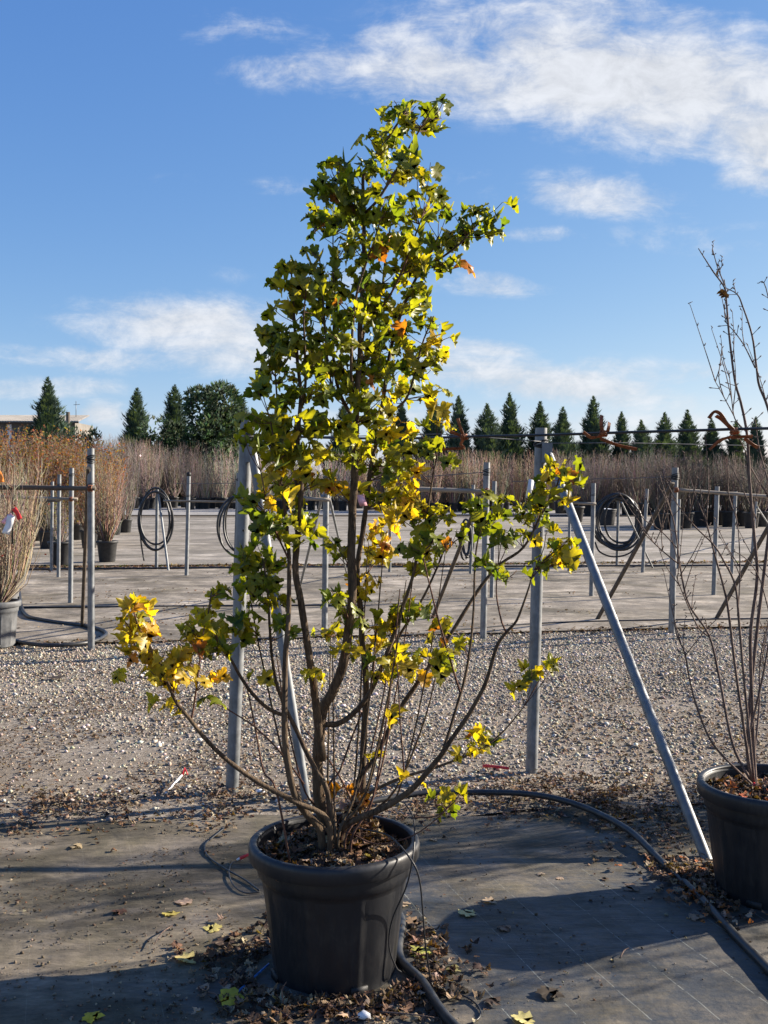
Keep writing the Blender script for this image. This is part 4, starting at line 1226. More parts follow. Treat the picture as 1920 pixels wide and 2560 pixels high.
for pts, r0, r1 in BARE:
    cur = spline(W(pts), 5)
    L = len(cur)
    rr = [r1 + (r0 - r1) * (1 - i / (L - 1)) ** 0.85 for i in range(L)]
    mb = MB()
    mb.tube(cur, rr, 7, True, 0.10)
    mb.build('branch', M['bare_bark'], bare)
    acc = 0
    side = 1
    for i in range(1, L):
        acc += (cur[i] - cur[i - 1]).length
        if acc > 0.055 and i > L * 0.25:
            acc = 0
            t = (cur[i] - cur[i - 1]).normalized()
            o1 = t.cross(Vector((0, 1, 0.2))).normalized()
            for s in (-1, 1):
                if random.random() < 0.72:
                    ln = random.choice((0.010, 0.012, 0.016, 0.034, 0.05)) * (0.6 + 0.6 * i / L)
                    e = cur[i] + (o1 * s + t * 0.75 + Vector((0, random.uniform(-.6, .6), 0))).normalized() * ln
                    buds.tube([cur[i], cur[i].lerp(e, 0.6), cur[i].lerp(e, 0.85), e], [0.0016, 0.0014, 0.0030, 0.0010], 5)
fine = MB()
_r = random.Random(31)
for pts, r0, r1 in BARE[:16]:
    cur = spline(W(pts), 5)
    for q in range(3):
        i0 = _r.randrange(int(len(cur) * 0.35), len(cur) - 1)
        c0 = cur[i0]
        ln = min(_r.uniform(0.10, 0.34), max(0.03, 2.62 - c0.z))
        dd = Vector((_r.uniform(-0.75, 0.35), _r.uniform(-0.5, 0.5), 1.0)).normalized()
        tw_ = spline([c0, c0 + dd * ln * 0.5 + Vector((_r.uniform(-.015, .015), 0, 0)), c0 + dd * ln + Vector((0, 0, 0.02))], 4)
        fine.tube(tw_, [0.0024 - 0.0012 * z_ / (len(tw_) - 1) for z_ in range(len(tw_))], 5)
        for z_ in (4, 6, 8):
            e = tw_[min(z_, len(tw_) - 1)]
            buds.tube([e, e + Vector((_r.uniform(-.008, .008), 0, 0.006)), e + Vector((_r.uniform(-.012, .012), 0, 0.014))], [0.0014, 0.0028, 0.001], 5)
fo = fine.build('twigs', M['bare_bark'], bare)
fo['kind'] = 'stuff'
o = buds.build('buds', M['bare_bark'], bare)
o['kind'] = 'stuff'
mb = MB()
for k in range(3):
    c = pt(1806 + k * 5, 730 + k * 5, 4.41)
    mb.quad_strip([c + Vector((-.02, 0, 0)), c + Vector((-.006, -.012, .012)), c + Vector((.012, 0, .006))], [c + Vector((-.022, .01, -.008)), c + Vector((-.004, .006, -.004)), c + Vector((.012, .008, -.008))])
c2 = pt(1790, 677, 4.43)
mb.quad_strip([c2 + Vector((.004, 0, .004)), c2 + Vector((-.002, -.004, -.012)), c2 + Vector((.002, 0, -.026))], [c2 + Vector((.012, .004, .002)), c2 + Vector((.010, 0, -.012)), c2 + Vector((.008, .004, -.024))])
mb.col = (0.12, 0.07, 0.04)
mb.c = [(0.12, 0.07, 0.04)] * len(mb.f)
mb.build('dead_leaf', M['dead_leaf'], bare, True, True).data
# the row goes on to the right, out of the picture: two more of the same shrub in the same pot
def copy_tree(o, parent=None):
    c = o.copy()
    SC.collection.objects.link(c)
    c.parent = parent
    for ch in o.children:
        copy_tree(ch, c)
    return c


pot2 = [o for o in SC.objects if o.get('label', '').startswith('black plastic pot of the bare shrub')][0]
for k, (dx_, dy_, rz_, which) in enumerate([(1.72, 0.50, 1.9, 'first'), (3.40, 1.02, 4.0, 'second')]):
    c = copy_tree(pot2)
    c.location = pot2.location + Vector((dx_, dy_, 0))
    c['label'] = which + ' black pot beyond the right edge, in line with the pot row'
    c = copy_tree(bare)
    c.location = bare.location + Vector((dx_, dy_, 0))
    c.rotation_euler = (0, 0, rz_)
    c['label'] = which + ' bare shrub beyond the right edge, in line with the pot row'
# red tape round its foot
mb = MB()
a = pt(1880, 1958, 4.46)
mb.tube([a + Vector((0, -.03, .01)), a + Vector((.001, -.032, -.03)), a + Vector((.002, -.036, -.065))], [0.008, 0.0085, 0.0075], 8)
o = mb.build('tape', M['red'], None)
tag(o, 'red tape hanging at the foot of the bare shrub stems', 'tape')

# ------------------------------------------------------------------ posts, braces and rails
POSTS = {}


def post(key, label, top, base, r=0.037, rings=(), brace=None, name='steel_post', group=None, cap=False, mat=None, ground_z=0.02):
    """A tube standing in the ground; top and base are photograph pixels, brace = (top px, base px, radius, material)."""
    b0 = gp(base[0], base[1], ground_z)
    t0 = pt(top[0], top[1], b0.y)
    mat = mat or M['steel']
    root = empty(name, (b0.x, b0.y, 0.0), label, 'post', group)
    mb = MB()
    d = (t0 - b0).normalized()
    sides = 20 if b0.y < 14 else 10
    mb.tube([b0 - d * 0.10, b0.lerp(t0, 0.5), t0], r, sides, False)
    n0 = len(mb.v) - sides
    # open pipe end
    ctr = t0 - d * 0.08
    i0 = len(mb.v)
    for k in range(sides):
        mb.v.append(t0 + (mb.v[n0 + k] - t0) * 0.88)
    for k in range(sides):
        mb.v.append(ctr + (mb.v[n0 + k] - t0) * 0.88)
    for k in range(sides):
        k2 = (k + 1) % sides
        mb.face(n0 + k, n0 + k2, i0 + k2, i0 + k)
        mb.face(i0 + k, i0 + k2, i0 + sides + k2, i0 + sides + k)
    mb.face(*[i0 + sides + k for k in range(sides)])
    tb = mb.build('tube', mat, root)
    autosmooth(tb, 40)
    for (f, thick) in rings:
        rb = MB()
        c = b0.lerp(t0, f)
        for w in range(3):
            cc = c + d * (w - 1) * thick * 1.6
            ring = [cc + Vector((math.cos(a) * (r + thick * 0.7), math.sin(a) * (r + thick * 0.7), 0.012 * math.sin(a * 1 + w))) for a in [2 * math.pi * k / 14 for k in range(15)]]
            rb.tube(ring, thick, 5, False)
        rb.build('wire_wrap', M['rubber'], root)
    if cap:
        rb = MB()
        rb.tube([t0 - d * 0.01, t0 + d * 0.05, t0 + d * 0.07], [r * 1.1, r * 1.1, r * 0.5], 10)
        rb.build('cap', M['rubber'], root)
    if brace:
        bt, bb, br, bm = brace
        e = gp(bb[0], bb[1], ground_z)
        s = pt(bt[0], bt[1], b0.y - r - br)
        mb = MB()
        dd = (e - s).normalized()
        mb.tube([s, s.lerp(e, 0.5), e + dd * 0.12], br, 14 if b0.y < 14 else 8, True)
        ob = mb.build('brace', bm, root)
        autosmooth(ob, 40)
        if b0.y < 8:
            mb = MB()
            mb.box(s + Vector((-0.01, 0.012, 0.015)), (0.06, 0.05, 0.12), None)
            mb.build('bracket', M['steel'], root, False)
            mb = MB()
            mb.tube([s + Vector((0.0, -br - 0.012, 0)), s + Vector((0, br, 0))], 0.009, 8)
            mb.build('bolt', M['wire'], root)
    if b0.y < 8:
        for fr in (0.62, 0.70):
            hm = MB()
            hc = b0.lerp(t0, fr)
            hm.tube([hc + Vector((0.010, -r * 0.9, 0)), hc + Vector((0.010, -r - 0.0015, 0))], 0.006, 8)
            hm.build('bolt_hole', M['rubber'], root)
    POSTS[key] = (b0, t0)
    return root


FAR = 'thin far posts in the potting field'
ST, DW, PW = M['steel'], M['dark_wood'], M['pale_wood']
post('L', 'thick leaning steel post with sloping brace, close behind the maple on its left', (618, 1044), (580, 1976), 0.037, ((0.94, 0.006), (0.965, 0.004)), ((632, 1135), (768, 2012), 0.026, ST))
post('R', 'thick steel post right of the maple with long brace running to the right pot', (1353, 1070), (1329, 1928), 0.036, ((0.955, 0.006), (0.85, 0.0025)), ((1372, 1138), (1768, 2152), 0.0265, ST))
post('a', 'tall steel post with black wire bands holding the dark wooden rail at left', (227, 1121), (228, 1622), 0.0375, ((0.955, 0.007), (0.935, 0.005), (0.82, 0.003)), ((221, 1170), (205, 1570), 0.022, DW))
post('b', 'steel post holding the pale rail end, second in the left row', (179, 1170), (176, 1510), 0.036, ((0.95, 0.004),))
post('c', 'steel post between two others, third in the left row', (148.5, 1186), (146, 1445), 0.035, ((0.9, 0.004),))
post('d', 'slim steel post furthest back in the left row', (131, 1204), (128.5, 1429), 0.032, ((0.93, 0.004),))
post('e', 'thin post with a black cap standing alone right of the left hose coil', (472, 1189), (466, 1441), 0.037, ((0.8, 0.003),), cap=True)
post('f', 'thin steel post just left of the thick leaning post', (597, 1182), (587, 1503), 0.036, ((0.95, 0.004),))
post('g', 'steel post seen through the maple, left of its trunk, with crossed braces', (816, 1172), (811, 1591), 0.035, ((0.95, 0.004),), ((806, 1239), (742, 1500), 0.018, ST))
post('h', 'steel post holding the short rail, between maple and right thick post', (1217, 1156), (1208, 1595), 0.037, ((0.955, 0.005), (0.935, 0.004)), ((1200, 1240), (1080, 1548), 0.024, DW))
post('i', 'thin steel post close right of the short rail post', (1236, 1203), (1229, 1496), 0.034)
post('j', 'thin steel post left of the round black hose coil', (1484, 1208), (1478, 1493), 0.035, ((0.9, 0.003),))
post('k', 'thin post half hidden beside the long sloping brace', (1425, 1222), (1422, 1430), 0.030)
post('l', 'slim stake that carries the round black hose coil', (1546, 1247), (1542, 1415), 0.030)
post('m', 'thin steel post with crossing brace just right of the round hose coil', (1617.5, 1222), (1606, 1434), 0.034, (), ((1554, 1256), (1633, 1422), 0.018, ST))
post('n', 'steel post with black band and dark leaning brace, right of centre', (1688, 1169), (1679, 1582), 0.0385, ((0.94, 0.007), (0.955, 0.006)), ((1682, 1206), (1492, 1551), 0.027, DW))
post('o', 'thin steel post directly behind the black banded post', (1698, 1248), (1694, 1424), 0.030)
post('p', 'thin steel post under the long pale rail at right', (1793, 1216), (1784, 1490), 0.036, ((0.93, 0.003),))
post('q', 'thin steel post behind the bare shrub under the pale rail', (1839, 1228), (1829, 1437), 0.034)
post('r', 'furthest right thin steel post with a short brace', (1890, 1254), (1878, 1411), 0.032, (), ((1893, 1268), (1935, 1330), 0.02, ST))
post('s', 'dark leaning brace and its post at the right edge', (1992, 1150), (1980, 1578), 0.038, ((0.94, 0.006),), ((1985, 1205), (1790, 1548), 0.027, DW))
post('t', 'short stake beside a leaning stake under the left hose coil', (393, 1222), (391, 1422), 0.034, (), ((396, 1235), (421, 1428), 0.024, ST))
post('u', 'thin far post seen between the maple stems on the right', (977, 1225), (974, 1432), 0.032)
post('v', 'thin far post just left of the short rail', (1183, 1212), (1176, 1436), 0.032)


def rail(label, a, b2, r, mat, bow=0.0, name='wooden_rail', tie=None):
    A, B = Vector(a), Vector(b2)
    mb = MB()
    P = [A.lerp(B, i / 10) + Vector((0, 0, bow * math.sin(math.pi * i / 10) + 0.004 * hn(i * 0.7, r * 99, 1, 2))) for i in range(11)]
    mb.tube(P, [r * (1 + 0.1 * hn(i * 1.3, 4, 1, 6)) for i in range(11)], 8)
    root = empty(name, A, label, 'rail')
    mb.build('pole', mat, root)
    for tpt in (tie or []):
        tb = MB()
        c = Vector(tpt)
        for w in range(3):
            ring = [c + Vector((0.016 * (w - 1), math.cos(x) * r * 1.25, math.sin(x) * r * 1.25)) for x in [2 * math.pi * k / 10 for k in range(11)]]
            tb.tube(ring, 0.006, 5, False)
        tb.build('tie', M['rust_tie'], root)
    return root


pa = POSTS['a'][0].y
rail('dark wooden rail tied across the tall banded post at left', pt(-90, 1217, pa - 0.085), pt(239, 1221, pa - 0.085), 0.026, DW, 0.0, tie=[pt(226, 1221, pa - 0.085)])
pb = POSTS['b'][0].y
rail('pale weathered rail just below the dark one at left', pt(-60, 1240, pb - 0.08), pt(194, 1248, pb - 0.08), 0.024, PW, 0.0, tie=[pt(178, 1248, pb - 0.08)])
pc = POSTS['c'][0].y
rail('thin brown rail sagging under the pale rail at left', pt(-60, 1252, pc - 0.07), pt(152, 1251, pc - 0.07), 0.021, DW, -0.03)
pe = POSTS['e'][0].y
rail('thin pale rail running from the left coil to the thick post', pt(409, 1252, pe - 0.07), pt(600, 1255, pe - 0.6), 0.019, PW)
ph = POSTS['h'][0].y
rail('short weathered rail poking out from behind the maple leaves', pt(1019, 1222, ph - 0.08), pt(1226, 1229, ph - 0.08), 0.026, PW, 0, tie=[pt(1217, 1228, ph - 0.08)])
pn = POSTS['n'][0].y
rail('long pale rail behind the bare shrub at right', pt(1686, 1224, pn - 0.08), pt(1990, 1246, pn + 0.1), 0.021, PW, 0, tie=[pt(1690, 1225, pn - 0.08)])
pg = POSTS['g'][0].y
rail('pale rail behind the maple running left of its trunk', pt(660, 1238, pg - 0.08), pt(826, 1250, pg - 0.08), 0.021, PW)
pj = POSTS['j'][0].y
rail('short grey rail end tied left of the round coil', pt(1395, 1255, pj - 0.07), pt(1490, 1260, pj - 0.07), 0.022, PW)

# crossing brace behind the maple
mb = MB()
mb.tube([pt(823, 1243, pg + 0.05), gp(868, 1440)], 0.016, 8)
o = mb.build('steel_brace', ST, None)
tag(o, 'thin steel brace leaning right, seen through the maple left of trunk', 'brace')

# ------------------------------------------------------------------ cable, wire and rubber ties above the row
Lp, Rp = POSTS['L'], POSTS['R']
cab = [Lp[1] + (Lp[0] - Lp[1]) * 0.045 + Vector((0, -0.045, 0)), pt(800, 1094, 5.62), pt(1000, 1096, 5.28), pt(1200, 1091, 5.0), pt(1380, 1087, 4.78), pt(1560, 1081, 4.60), pt(1740, 1076, 4.45), pt(1920, 1071, 4.33), pt(2300, 1068, 4.1)]
mb = MB()
mb.tube(spline(cab, 6), 0.0062, 8)
o = mb.build('drip_pipe', M['pipe'], None)
tag(o, 'thin black pipe strung across the picture above the row of pots', 'pipe')
mb = MB()
w0 = Rp[0].lerp(Rp[1], 0.955)
mb.tube([w0 + Vector((0, -0.04, 0)), pt(1560, 1107, 6.6), pt(1740, 1111, 6.8), pt(1920, 1115, 7.0), pt(2200, 1118, 7.3)], 0.003, 5)
o = mb.build('steel_wire', M['wire'], None)
tag(o, 'fine straining wire running right from the thick right post', 'wire')
mb = MB()
mb.tube([Lp[0].lerp(Lp[1], 0.945) + Vector((0, -0.04, 0)), pt(900, 1090, 6.2), pt(1100, 1085, 6.3), w0 + Vector((0, -0.045, 0.01))], 0.0028, 5)
o = mb.build('steel_wire', M['wire'], None)
tag(o, 'fine straining wire between the two thick posts behind the maple', 'wire')


def far_wire(label, pts):
    mb = MB()
    mb.tube(pts, 0.006, 4)
    tag(mb.build('steel_wire', M['wire'], None), label, 'wire')


n_t, h_t, j_t = POSTS['n'], POSTS['h'], POSTS['j']
far_wire('fine wire stretching left from the black banded post', [n_t[0].lerp(n_t[1], 0.945), pt(1560, 1196, 12.9), pt(1420, 1199, 13.3), pt(1280, 1204, 13.8)])
far_wire('fine wire stretching left from the short rail post', [h_t[0].lerp(h_t[1], 0.945), pt(1110, 1188, 12.6), pt(1020, 1196, 13.2), pt(900, 1203, 13.9)])
e_t = POSTS['e']
far_wire('thin cord tied across the black capped post', [pt(440, 1209, 20.2), e_t[0].lerp(e_t[1], 0.92) + Vector((0, -0.05, 0)), pt(596, 1208, 16.2)])


def strip(mb, pts, w, up):
    """A thick ribbon through pts."""
    cur = spline(pts, 4)
    left, right = [], []
    n = len(cur)
    for i, c in enumerate(cur):
        t = (cur[min(i + 1, n - 1)] - cur[max(i - 1, 0)]).normalized()
        s = t.cross(up).normalized()
        s = (s + 0.25 * up * math.sin(i * 1.1)).normalized()
        left.append(c + s * w / 2)
        right.append(c - s * w / 2)
    mb.quad_strip(left, right)


def rubber_tie(label, c, tails, Y):
    root = empty('rubber_tie', c, label, 'tie')
    kn = MB()
    for k in range(3):
        ring = [c + Vector((0.010 * (k - 1) + 0.006 * math.sin(x * 2), math.cos(x) * 0.010, math.sin(x) * 0.011)) for x in [2 * math.pi * q / 10 for q in range(11)]]
        kn.tube(ring, [0.003 + 0.003 * random.random() for _ in ring], 6, False)
    kn.build('knot', M['rust_tie'], root)
    for pts in tails:
        mb = MB()
        W_ = [pt(x, y, Y + dy_) for x, y, dy_ in pts]
        strip(mb, W_, 0.015, Vector((0, 0.8, 0.6)).normalized())
        o = mb.build('tail', M['rust_tie'], root, False)
        s = o.modifiers.new('thick', 'SOLIDIFY')
        s.thickness = 0.0025


rubber_tie('brown rubber tie with a raised tail nearest the maple', pt(1160, 1092, 5.05), [[(1158, 1090, 0), (1150, 1066, -.01), (1144, 1046, -.01)], [(1158, 1092, 0), (1138, 1084, -.01), (1118, 1076, 0)],
           [(1160, 1096, 0), (1152, 1112, 0), (1160, 1120, -.02), (1130, 1122, -.01), (1098, 1124, 0)]], 5.05)
rubber_tie('brown rubber tie with a long flat tail in the middle of the pipe', pt(1508, 1084, 4.64), [[(1508, 1084, 0), (1503, 1060, -.01), (1505, 1038, 0)], [(1518, 1084, 0), (1522, 1068, -.01), (1524, 1056, 0)],
           [(1505, 1090, 0), (1478, 1094, -.01), (1458, 1080, 0)], [(1500, 1096, -.01), (1540, 1112, -.02), (1592, 1124, -.02)]], 4.64)
rubber_tie('shaggy orange rubber tie by the bare shrub near the right edge', pt(1836, 1078, 4.38), [[(1838, 1078, 0), (1818, 1060, -.02), (1802, 1036, -.03), (1786, 1030, -.02), (1772, 1046, 0)], [(1834, 1082, 0), (1820, 1064, .01), (1800, 1046, .01), (1790, 1040, 0)],
           [(1828, 1092, 0), (1800, 1102, -.01), (1774, 1124, -.01)], [(1828, 1094, -.01), (1856, 1092, -.02), (1882, 1092, -.02)], [(1860, 1096, 0), (1882, 1112, -.01), (1896, 1120, 0)]], 4.38)
# hanging label on the thick right post
mb = MB()
c = pt(1325, 1222, Rp[0].y - 0.05)
mb.box(c, (0.034, 0.003, 0.115), Euler((0.1, R(8), 0.2)))
o = mb.build('plant_tag', M['white'], None)
tag(o, 'white tag hanging on the thick right post', 'tag')

# ------------------------------------------------------------------ hose coils
def coil(label, px, py, rx, ry, Y, loops, r, extra=None):
    c = pt(px, py, Y)
    k = Y / FOC
    root = empty('hose_coil', c, label, 'hose coil')
    for q in range(loops):
        mb = MB()
        ox, oz, sx, sz = random.uniform(-.07, .07), random.uniform(-.12, .03), random.uniform(0.80, 1.08), random.uniform(0.84, 1.06)
        ph = random.uniform(0, 6)
        pts = [c + Vector((ox + rx * k * sx * math.cos(a), 0.035 * (q - loops / 2) + 0.05 * math.sin(a * 2 + ph), oz + ry * k * sz * math.sin(a))) for a in [2 * math.pi * i / 40 for i in range(41)]]
        mb.tube(pts, r, 6, False)
        mb.build('loop', M['pipe'], root)
    if extra:
        mb = MB()
        mb.tube(spline([pt(x, y, Y) for x, y in extra], 6), r * 0.8, 6)
        mb.build('loose_end', M['pipe'], root)


coil('tall oval coil of black hose hanging on the left stakes', 393, 1290, 44, 73, POSTS['t'][0].y - 0.12, 3, 0.022, [(349, 1285), (352, 1350), (360, 1402)])
coil('black hose coil half hidden behind the thick leaning post', 594, 1302, 48, 76, POSTS['f'][0].y + 0.12, 4, 0.018)
coil('round thick coil of black hose hanging between posts at right', 1548, 1300, 55, 66, POSTS['l'][0].y - 0.12, 8, 0.024, [(1487, 1355), (1500, 1380), (1535, 1392), (1575, 1382), (1600, 1350)])
coil('small dark hose coil behind the short rail post', 1168, 1345, 12, 42, 20.5, 4, 0.022)

# ------------------------------------------------------------------ pipes and tubes on the ground
def ground_pipe(name, label, px, r, mat, extra=(), cat='pipe', n=6):
    P = [gp(x, y, 0.034 + r) for x, y in px]
    P = list(extra) + P
    mb = MB()
    mb.tube(spline(P, n), r, 10)
    o = mb.build(name, mat, None)
    tag(o, label, cat)
    return o


hid = [Vector((-0.12, 4.20, 0.05)), Vector((-0.42, 4.75, 0.05)), Vector((-0.36, 5.35, 0.05))]
front = [gp(x, y, 0.05) for x, y in [(1155, 2585), (1103, 2526), (1054, 2452), (998, 2388)]]
arc = [gp(x, y, 0.05) for x, y in [(931, 2003), (1054, 1984), (1177, 1981), (1300, 1994), (1392, 2012), (1484, 2040), (1576, 2089), (1650, 2150), (1730, 2224), (1779, 2273), (1847, 2347), (1925, 2427), (2010, 2520)]]
for i, a in enumerate(arc):
    if 3 <= i <= 6:
        a.z += 0.02 + fold(a.x, a.y) * 0.6
mb = MB()
mb.tube(spline(front + [Vector((0.06, 4.12, 0.05))] + hid + arc, 7), 0.0165, 12)
o = mb.build('irrigation_pipe', M['pipe'], None)
tag(o, 'thick black irrigation pipe looping behind the maple pot and past the right pot', 'pipe')


def tube_thing(label, pts, r, mat, name='drip_tube', cat='tube', n=6):
    mb = MB()
    mb.tube(spline(pts, n), r, 6)
    o = mb.build(name, mat, None)
    tag(o, label, cat)
    return o


PB = M['pipe']
tube_thing('thin black drip tube bending over the pot rim and hanging to the ground', W([(866, 2068, 3.72), (920, 2075, 3.64), (977, 2093, 3.56), (1028, 2150, 3.47), (1049, 2201, 3.47), (1058, 2292, 3.49), (1064, 2367, 3.50)]) + [gp(1079, 2458, .04), gp(1100, 2533, .04), gp(1106, 2575, .04)], 0.0032, PB)
tube_thing('thin black drip tube crossing in front of the ribbed pot wall', W([(1012, 2008, 3.72), (1031, 2039, 3.66), (1037, 2081, 3.58), (1031, 2150, 3.50), (1016, 2216, 3.51), (980, 2301, 3.545), (973, 2367, 3.56), (990, 2418, 3.58), (1003, 2430, 3.60)]), 0.003, PB)
tube_thing('curled thin black tube lying left of the maple pot', [gp(x, y, 0.038) for x, y in [(564, 2068), (530, 2095), (512, 2114), (520, 2140), (560, 2170), (610, 2198), (648, 2226)]], 0.004, PB)
tube_thing('second thin black tube looping beside the pot on the left', [gp(x, y, 0.038) for x, y in [(606, 2150), (580, 2158), (573, 2185), (585, 2215), (613, 2232), (650, 2230)]], 0.0032, PB)
tube_thing('thin black tube lying across the pipe at the right pot foot', [gp(x, y, 0.05) for x, y in [(1620, 2142), (1680, 2150), (1730, 2160), (1762, 2168)]], 0.003, PB)
tube_thing('thin dark tube lying on the fabric between pots, near the pipe end', [gp(x, y, 0.038) for x, y in [(1110, 2478), (1160, 2490), (1195, 2515), (1200, 2540), (1180, 2560)]], 0.003, PB)
tube_thing('length of blue twine on the ground left of the pot foot', [gp(x, y, 0.040) for x, y in [(592, 2482), (625, 2452), (672, 2410)]], 0.0042, M['blue'], 'twine', 'twine')
tube_thing('bright red strip lying by the foot of the thick right post', [gp(x, y, 0.045) for x, y in [(1207, 1914), (1240, 1917), (1272, 1921)]], 0.010, M['red'], 'plastic_strip', 'strip')
root = empty('drip_stake', gp(438, 1955, 0.03), 'white drip stake with red tip lying on the gravel at left', 'stake')
mb = MB(); mb.tube([gp(414, 1983, 0.035), gp(455, 1938, 0.055)], 0.006, 6); mb.build('stem', M['white'], root)
mb = MB(); mb.tube([gp(455, 1938, 0.055), gp(463, 1922, 0.075), gp(468, 1935, 0.06)], [0.009, 0.011, 0.006], 6); mb.build('tip', M['red'], root)
root = empty('drip_stake', gp(610, 2140, 0.03), 'red-headed drip stake poking out left of the pot rim', 'stake')
mb = MB(); mb.tube([gp(592, 2150, 0.05), gp(605, 2142, 0.06)], 0.005, 6); mb.build('stem', M['white'], root)
mb = MB(); mb.tube([gp(600, 2146, 0.055), gp(622, 2136, 0.07)], [0.009, 0.007], 6); mb.build('tip', M['red'], root)
# pipes far back on the fabric
ground_pipe('irrigation_pipe', 'black pipe loop lying on the fabric round the left post', [(30, 1600), (60, 1607), (110, 1613), (170, 1612), (225, 1605), (256, 1594), (265, 1582), (240, 1570), (200, 1562), (150, 1556), (100, 1548), (70, 1540), (55, 1520), (50, 1490), (48, 1465)], 0.022, PB)
ground_pipe('irrigation_pipe', 'straight black pipe along the leaf line in the far field', [(-60, 1424), (300, 1421), (700, 1418), (1000, 1417), (1400, 1415), (1980, 1413)], 0.02, PB)
ground_pipe('irrigation_pipe', 'thin dark pipe lying across the middle fabric', [(-40, 1519), (250, 1517), (600, 1514), (900, 1513)], 0.013, PB)
ground_pipe('irrigation_pipe', 'thin black pipe crossing the middle fabric at the right', [(1000, 1590), (1200, 1570), (1400, 1556), (1700, 1549), (1960, 1546)], 0.011, PB)
# leaf line between the two far fabrics
pp = [(random.uniform(-11, 11), random.gauss(22.75, 0.22), 0.03) for _ in range(2600)]
pp = [(x, y + 0.1 * x, z) for x, y, z in pp]
litter('leaf_litter', pp, RNG.uniform(0.03, 0.09, len(pp)), 'line of dead leaves between the two far fabric beds', LITTER + [(0.08, 0.10, 0.03)])
pp = []
for _ in range(1500):
    x = random.uniform(-6.5, 6.5)
    pp.append((x, 12.05 + 0.17 * x + random.gauss(0, 0.12), 0.035))
litter('leaf_litter', pp, RNG.uniform(0.015, 0.045, len(pp)), 'thin line of leaf scraps where the gravel meets the middle fabric')
pp = []
while len(pp) < 900:
    y = random.uniform(12.4, 22)
    x = random.uniform(-0.42, 0.42) * y
    if hn(x, y, 0.8, 5) > 0.15:
        pp.append((x, y + 0.0 * x, 0.05))
litter('leaf_litter', pp, RNG.uniform(0.012, 0.04, len(pp)), 'scattered leaf scraps on the middle fabric', tilt=0.5)

# ------------------------------------------------------------------ single fallen leaves and twigs on the near fabric
FALLEN = [(428, 2285, 'curled yellow leaf left of the pot, beside a brown scrap', (0.52, 0.42, 0.10), .062), (529, 2322, 'pale yellow leaf lying close left of the pot', (0.56, 0.48, 0.16), .066), (469, 2400, 'pale yellow leaf at the edge of the pot shadow, left', (0.55, 0.45, 0.17), .078),
          (573, 2505, 'large yellow leaf in the shade by the pot foot', (0.50, 0.40, 0.04), .095), (237, 2545, 'yellow leaf at the bottom edge, left of the pot', (0.62, 0.46, 0.04), .065), (188, 2120, 'small tan leaf in the mud far left', (0.42, 0.32, 0.18), .06),
          (295, 2282, 'dark brown leaf on the fabric at left', (0.12, 0.06, 0.035), .06), (457, 2256, 'crumpled tan leaf behind the curled yellow one', (0.40, 0.28, 0.20), .07), (565, 2357, 'dark brown leaf pile touching the pot shadow', (0.07, 0.045, 0.03), .085),
          (1170, 2283, 'pale yellow leaf right of the pot on grey fabric', (0.60, 0.52, 0.24), .072), (1226, 2254, 'curled tan leaf just behind the pale yellow one', (0.40, 0.30, 0.20), .055), (1263, 2323, 'brown leaf at the edge of the right pot shadow', (0.20, 0.14, 0.10), .055),
          (1050, 2381, 'yellow-green leaf beside the pipe right of the pot', (0.45, 0.44, 0.10), .085), (1084, 2101, 'small tan leaf behind the drip tube', (0.45, 0.34, 0.22), .04), (1355, 2187, 'tiny curled tan leaf in the middle of the right fabric', (0.42, 0.32, 0.22), .036),
          (1401, 2197, 'tiny tan leaf beside another in the middle of the fabric', (0.40, 0.29, 0.20), .036), (1512, 2198, 'tiny dark leaf near the pipe on the fabric', (0.14, 0.09, 0.06), .032), (1576, 2221, 'brown curled leaf touching the shaded pipe side', (0.20, 0.14, 0.10), .07),
          (1312, 2552, 'pale yellow leaf at the bottom edge right of the pipe', (0.58, 0.50, 0.2), .075), (1134, 2424, 'shaded olive leaf right of the pipe', (0.28, 0.24, 0.09), .06), (1380, 2489, 'dark clump of dead leaf in the right pot shadow', (0.06, 0.045, 0.03), .085),
          (1235, 2507, 'dark brown leaf near the pipe end', (0.08, 0.055, 0.04), .06), (1742, 2295, 'tan leaf beside the thick pipe at right', (0.30, 0.2, 0.13), .06), (140, 1695, 'large dark curled leaf lying on the gravel at left', (0.06, 0.045, 0.035), .14),
          (1010, 2262, 'tan scrap of leaf right of the pot wall', (0.4, 0.3, 0.2), .05), (1035, 2305, 'brown twiggy leaf beside the right pot wall', (0.26, 0.17, 0.1), .065), (690, 2545, 'orange brown leaf in front of the pot', (0.38, 0.2, 0.08), .07)]
fallen_variants = []
for k in range(8):
    v, t = crumpled(40 + k)
    v[:, 2] *= 0.30
    v[:, 2] -= v[:, 2].min() - 0.02
    fallen_variants.append(np_mesh('fallen_leaf', v, t, M['fallen_leaf'], False))
for i, (x, y, lab, col, s) in enumerate(FALLEN):
    o = bpy.data.objects.new('fallen_leaf', fallen_variants[i % 8])
    q = gp(x, y, 0.034)
    o.location = q
    o.rotation_euler = (random.uniform(-.07, .07), random.uniform(-.07, .07), random.uniform(0, 6.28))
    o.scale = (s, s, s)
    o.color = (*col, 1)
    link(o)
    tag(o, lab, 'leaf', 'single leaves fallen on the ground')
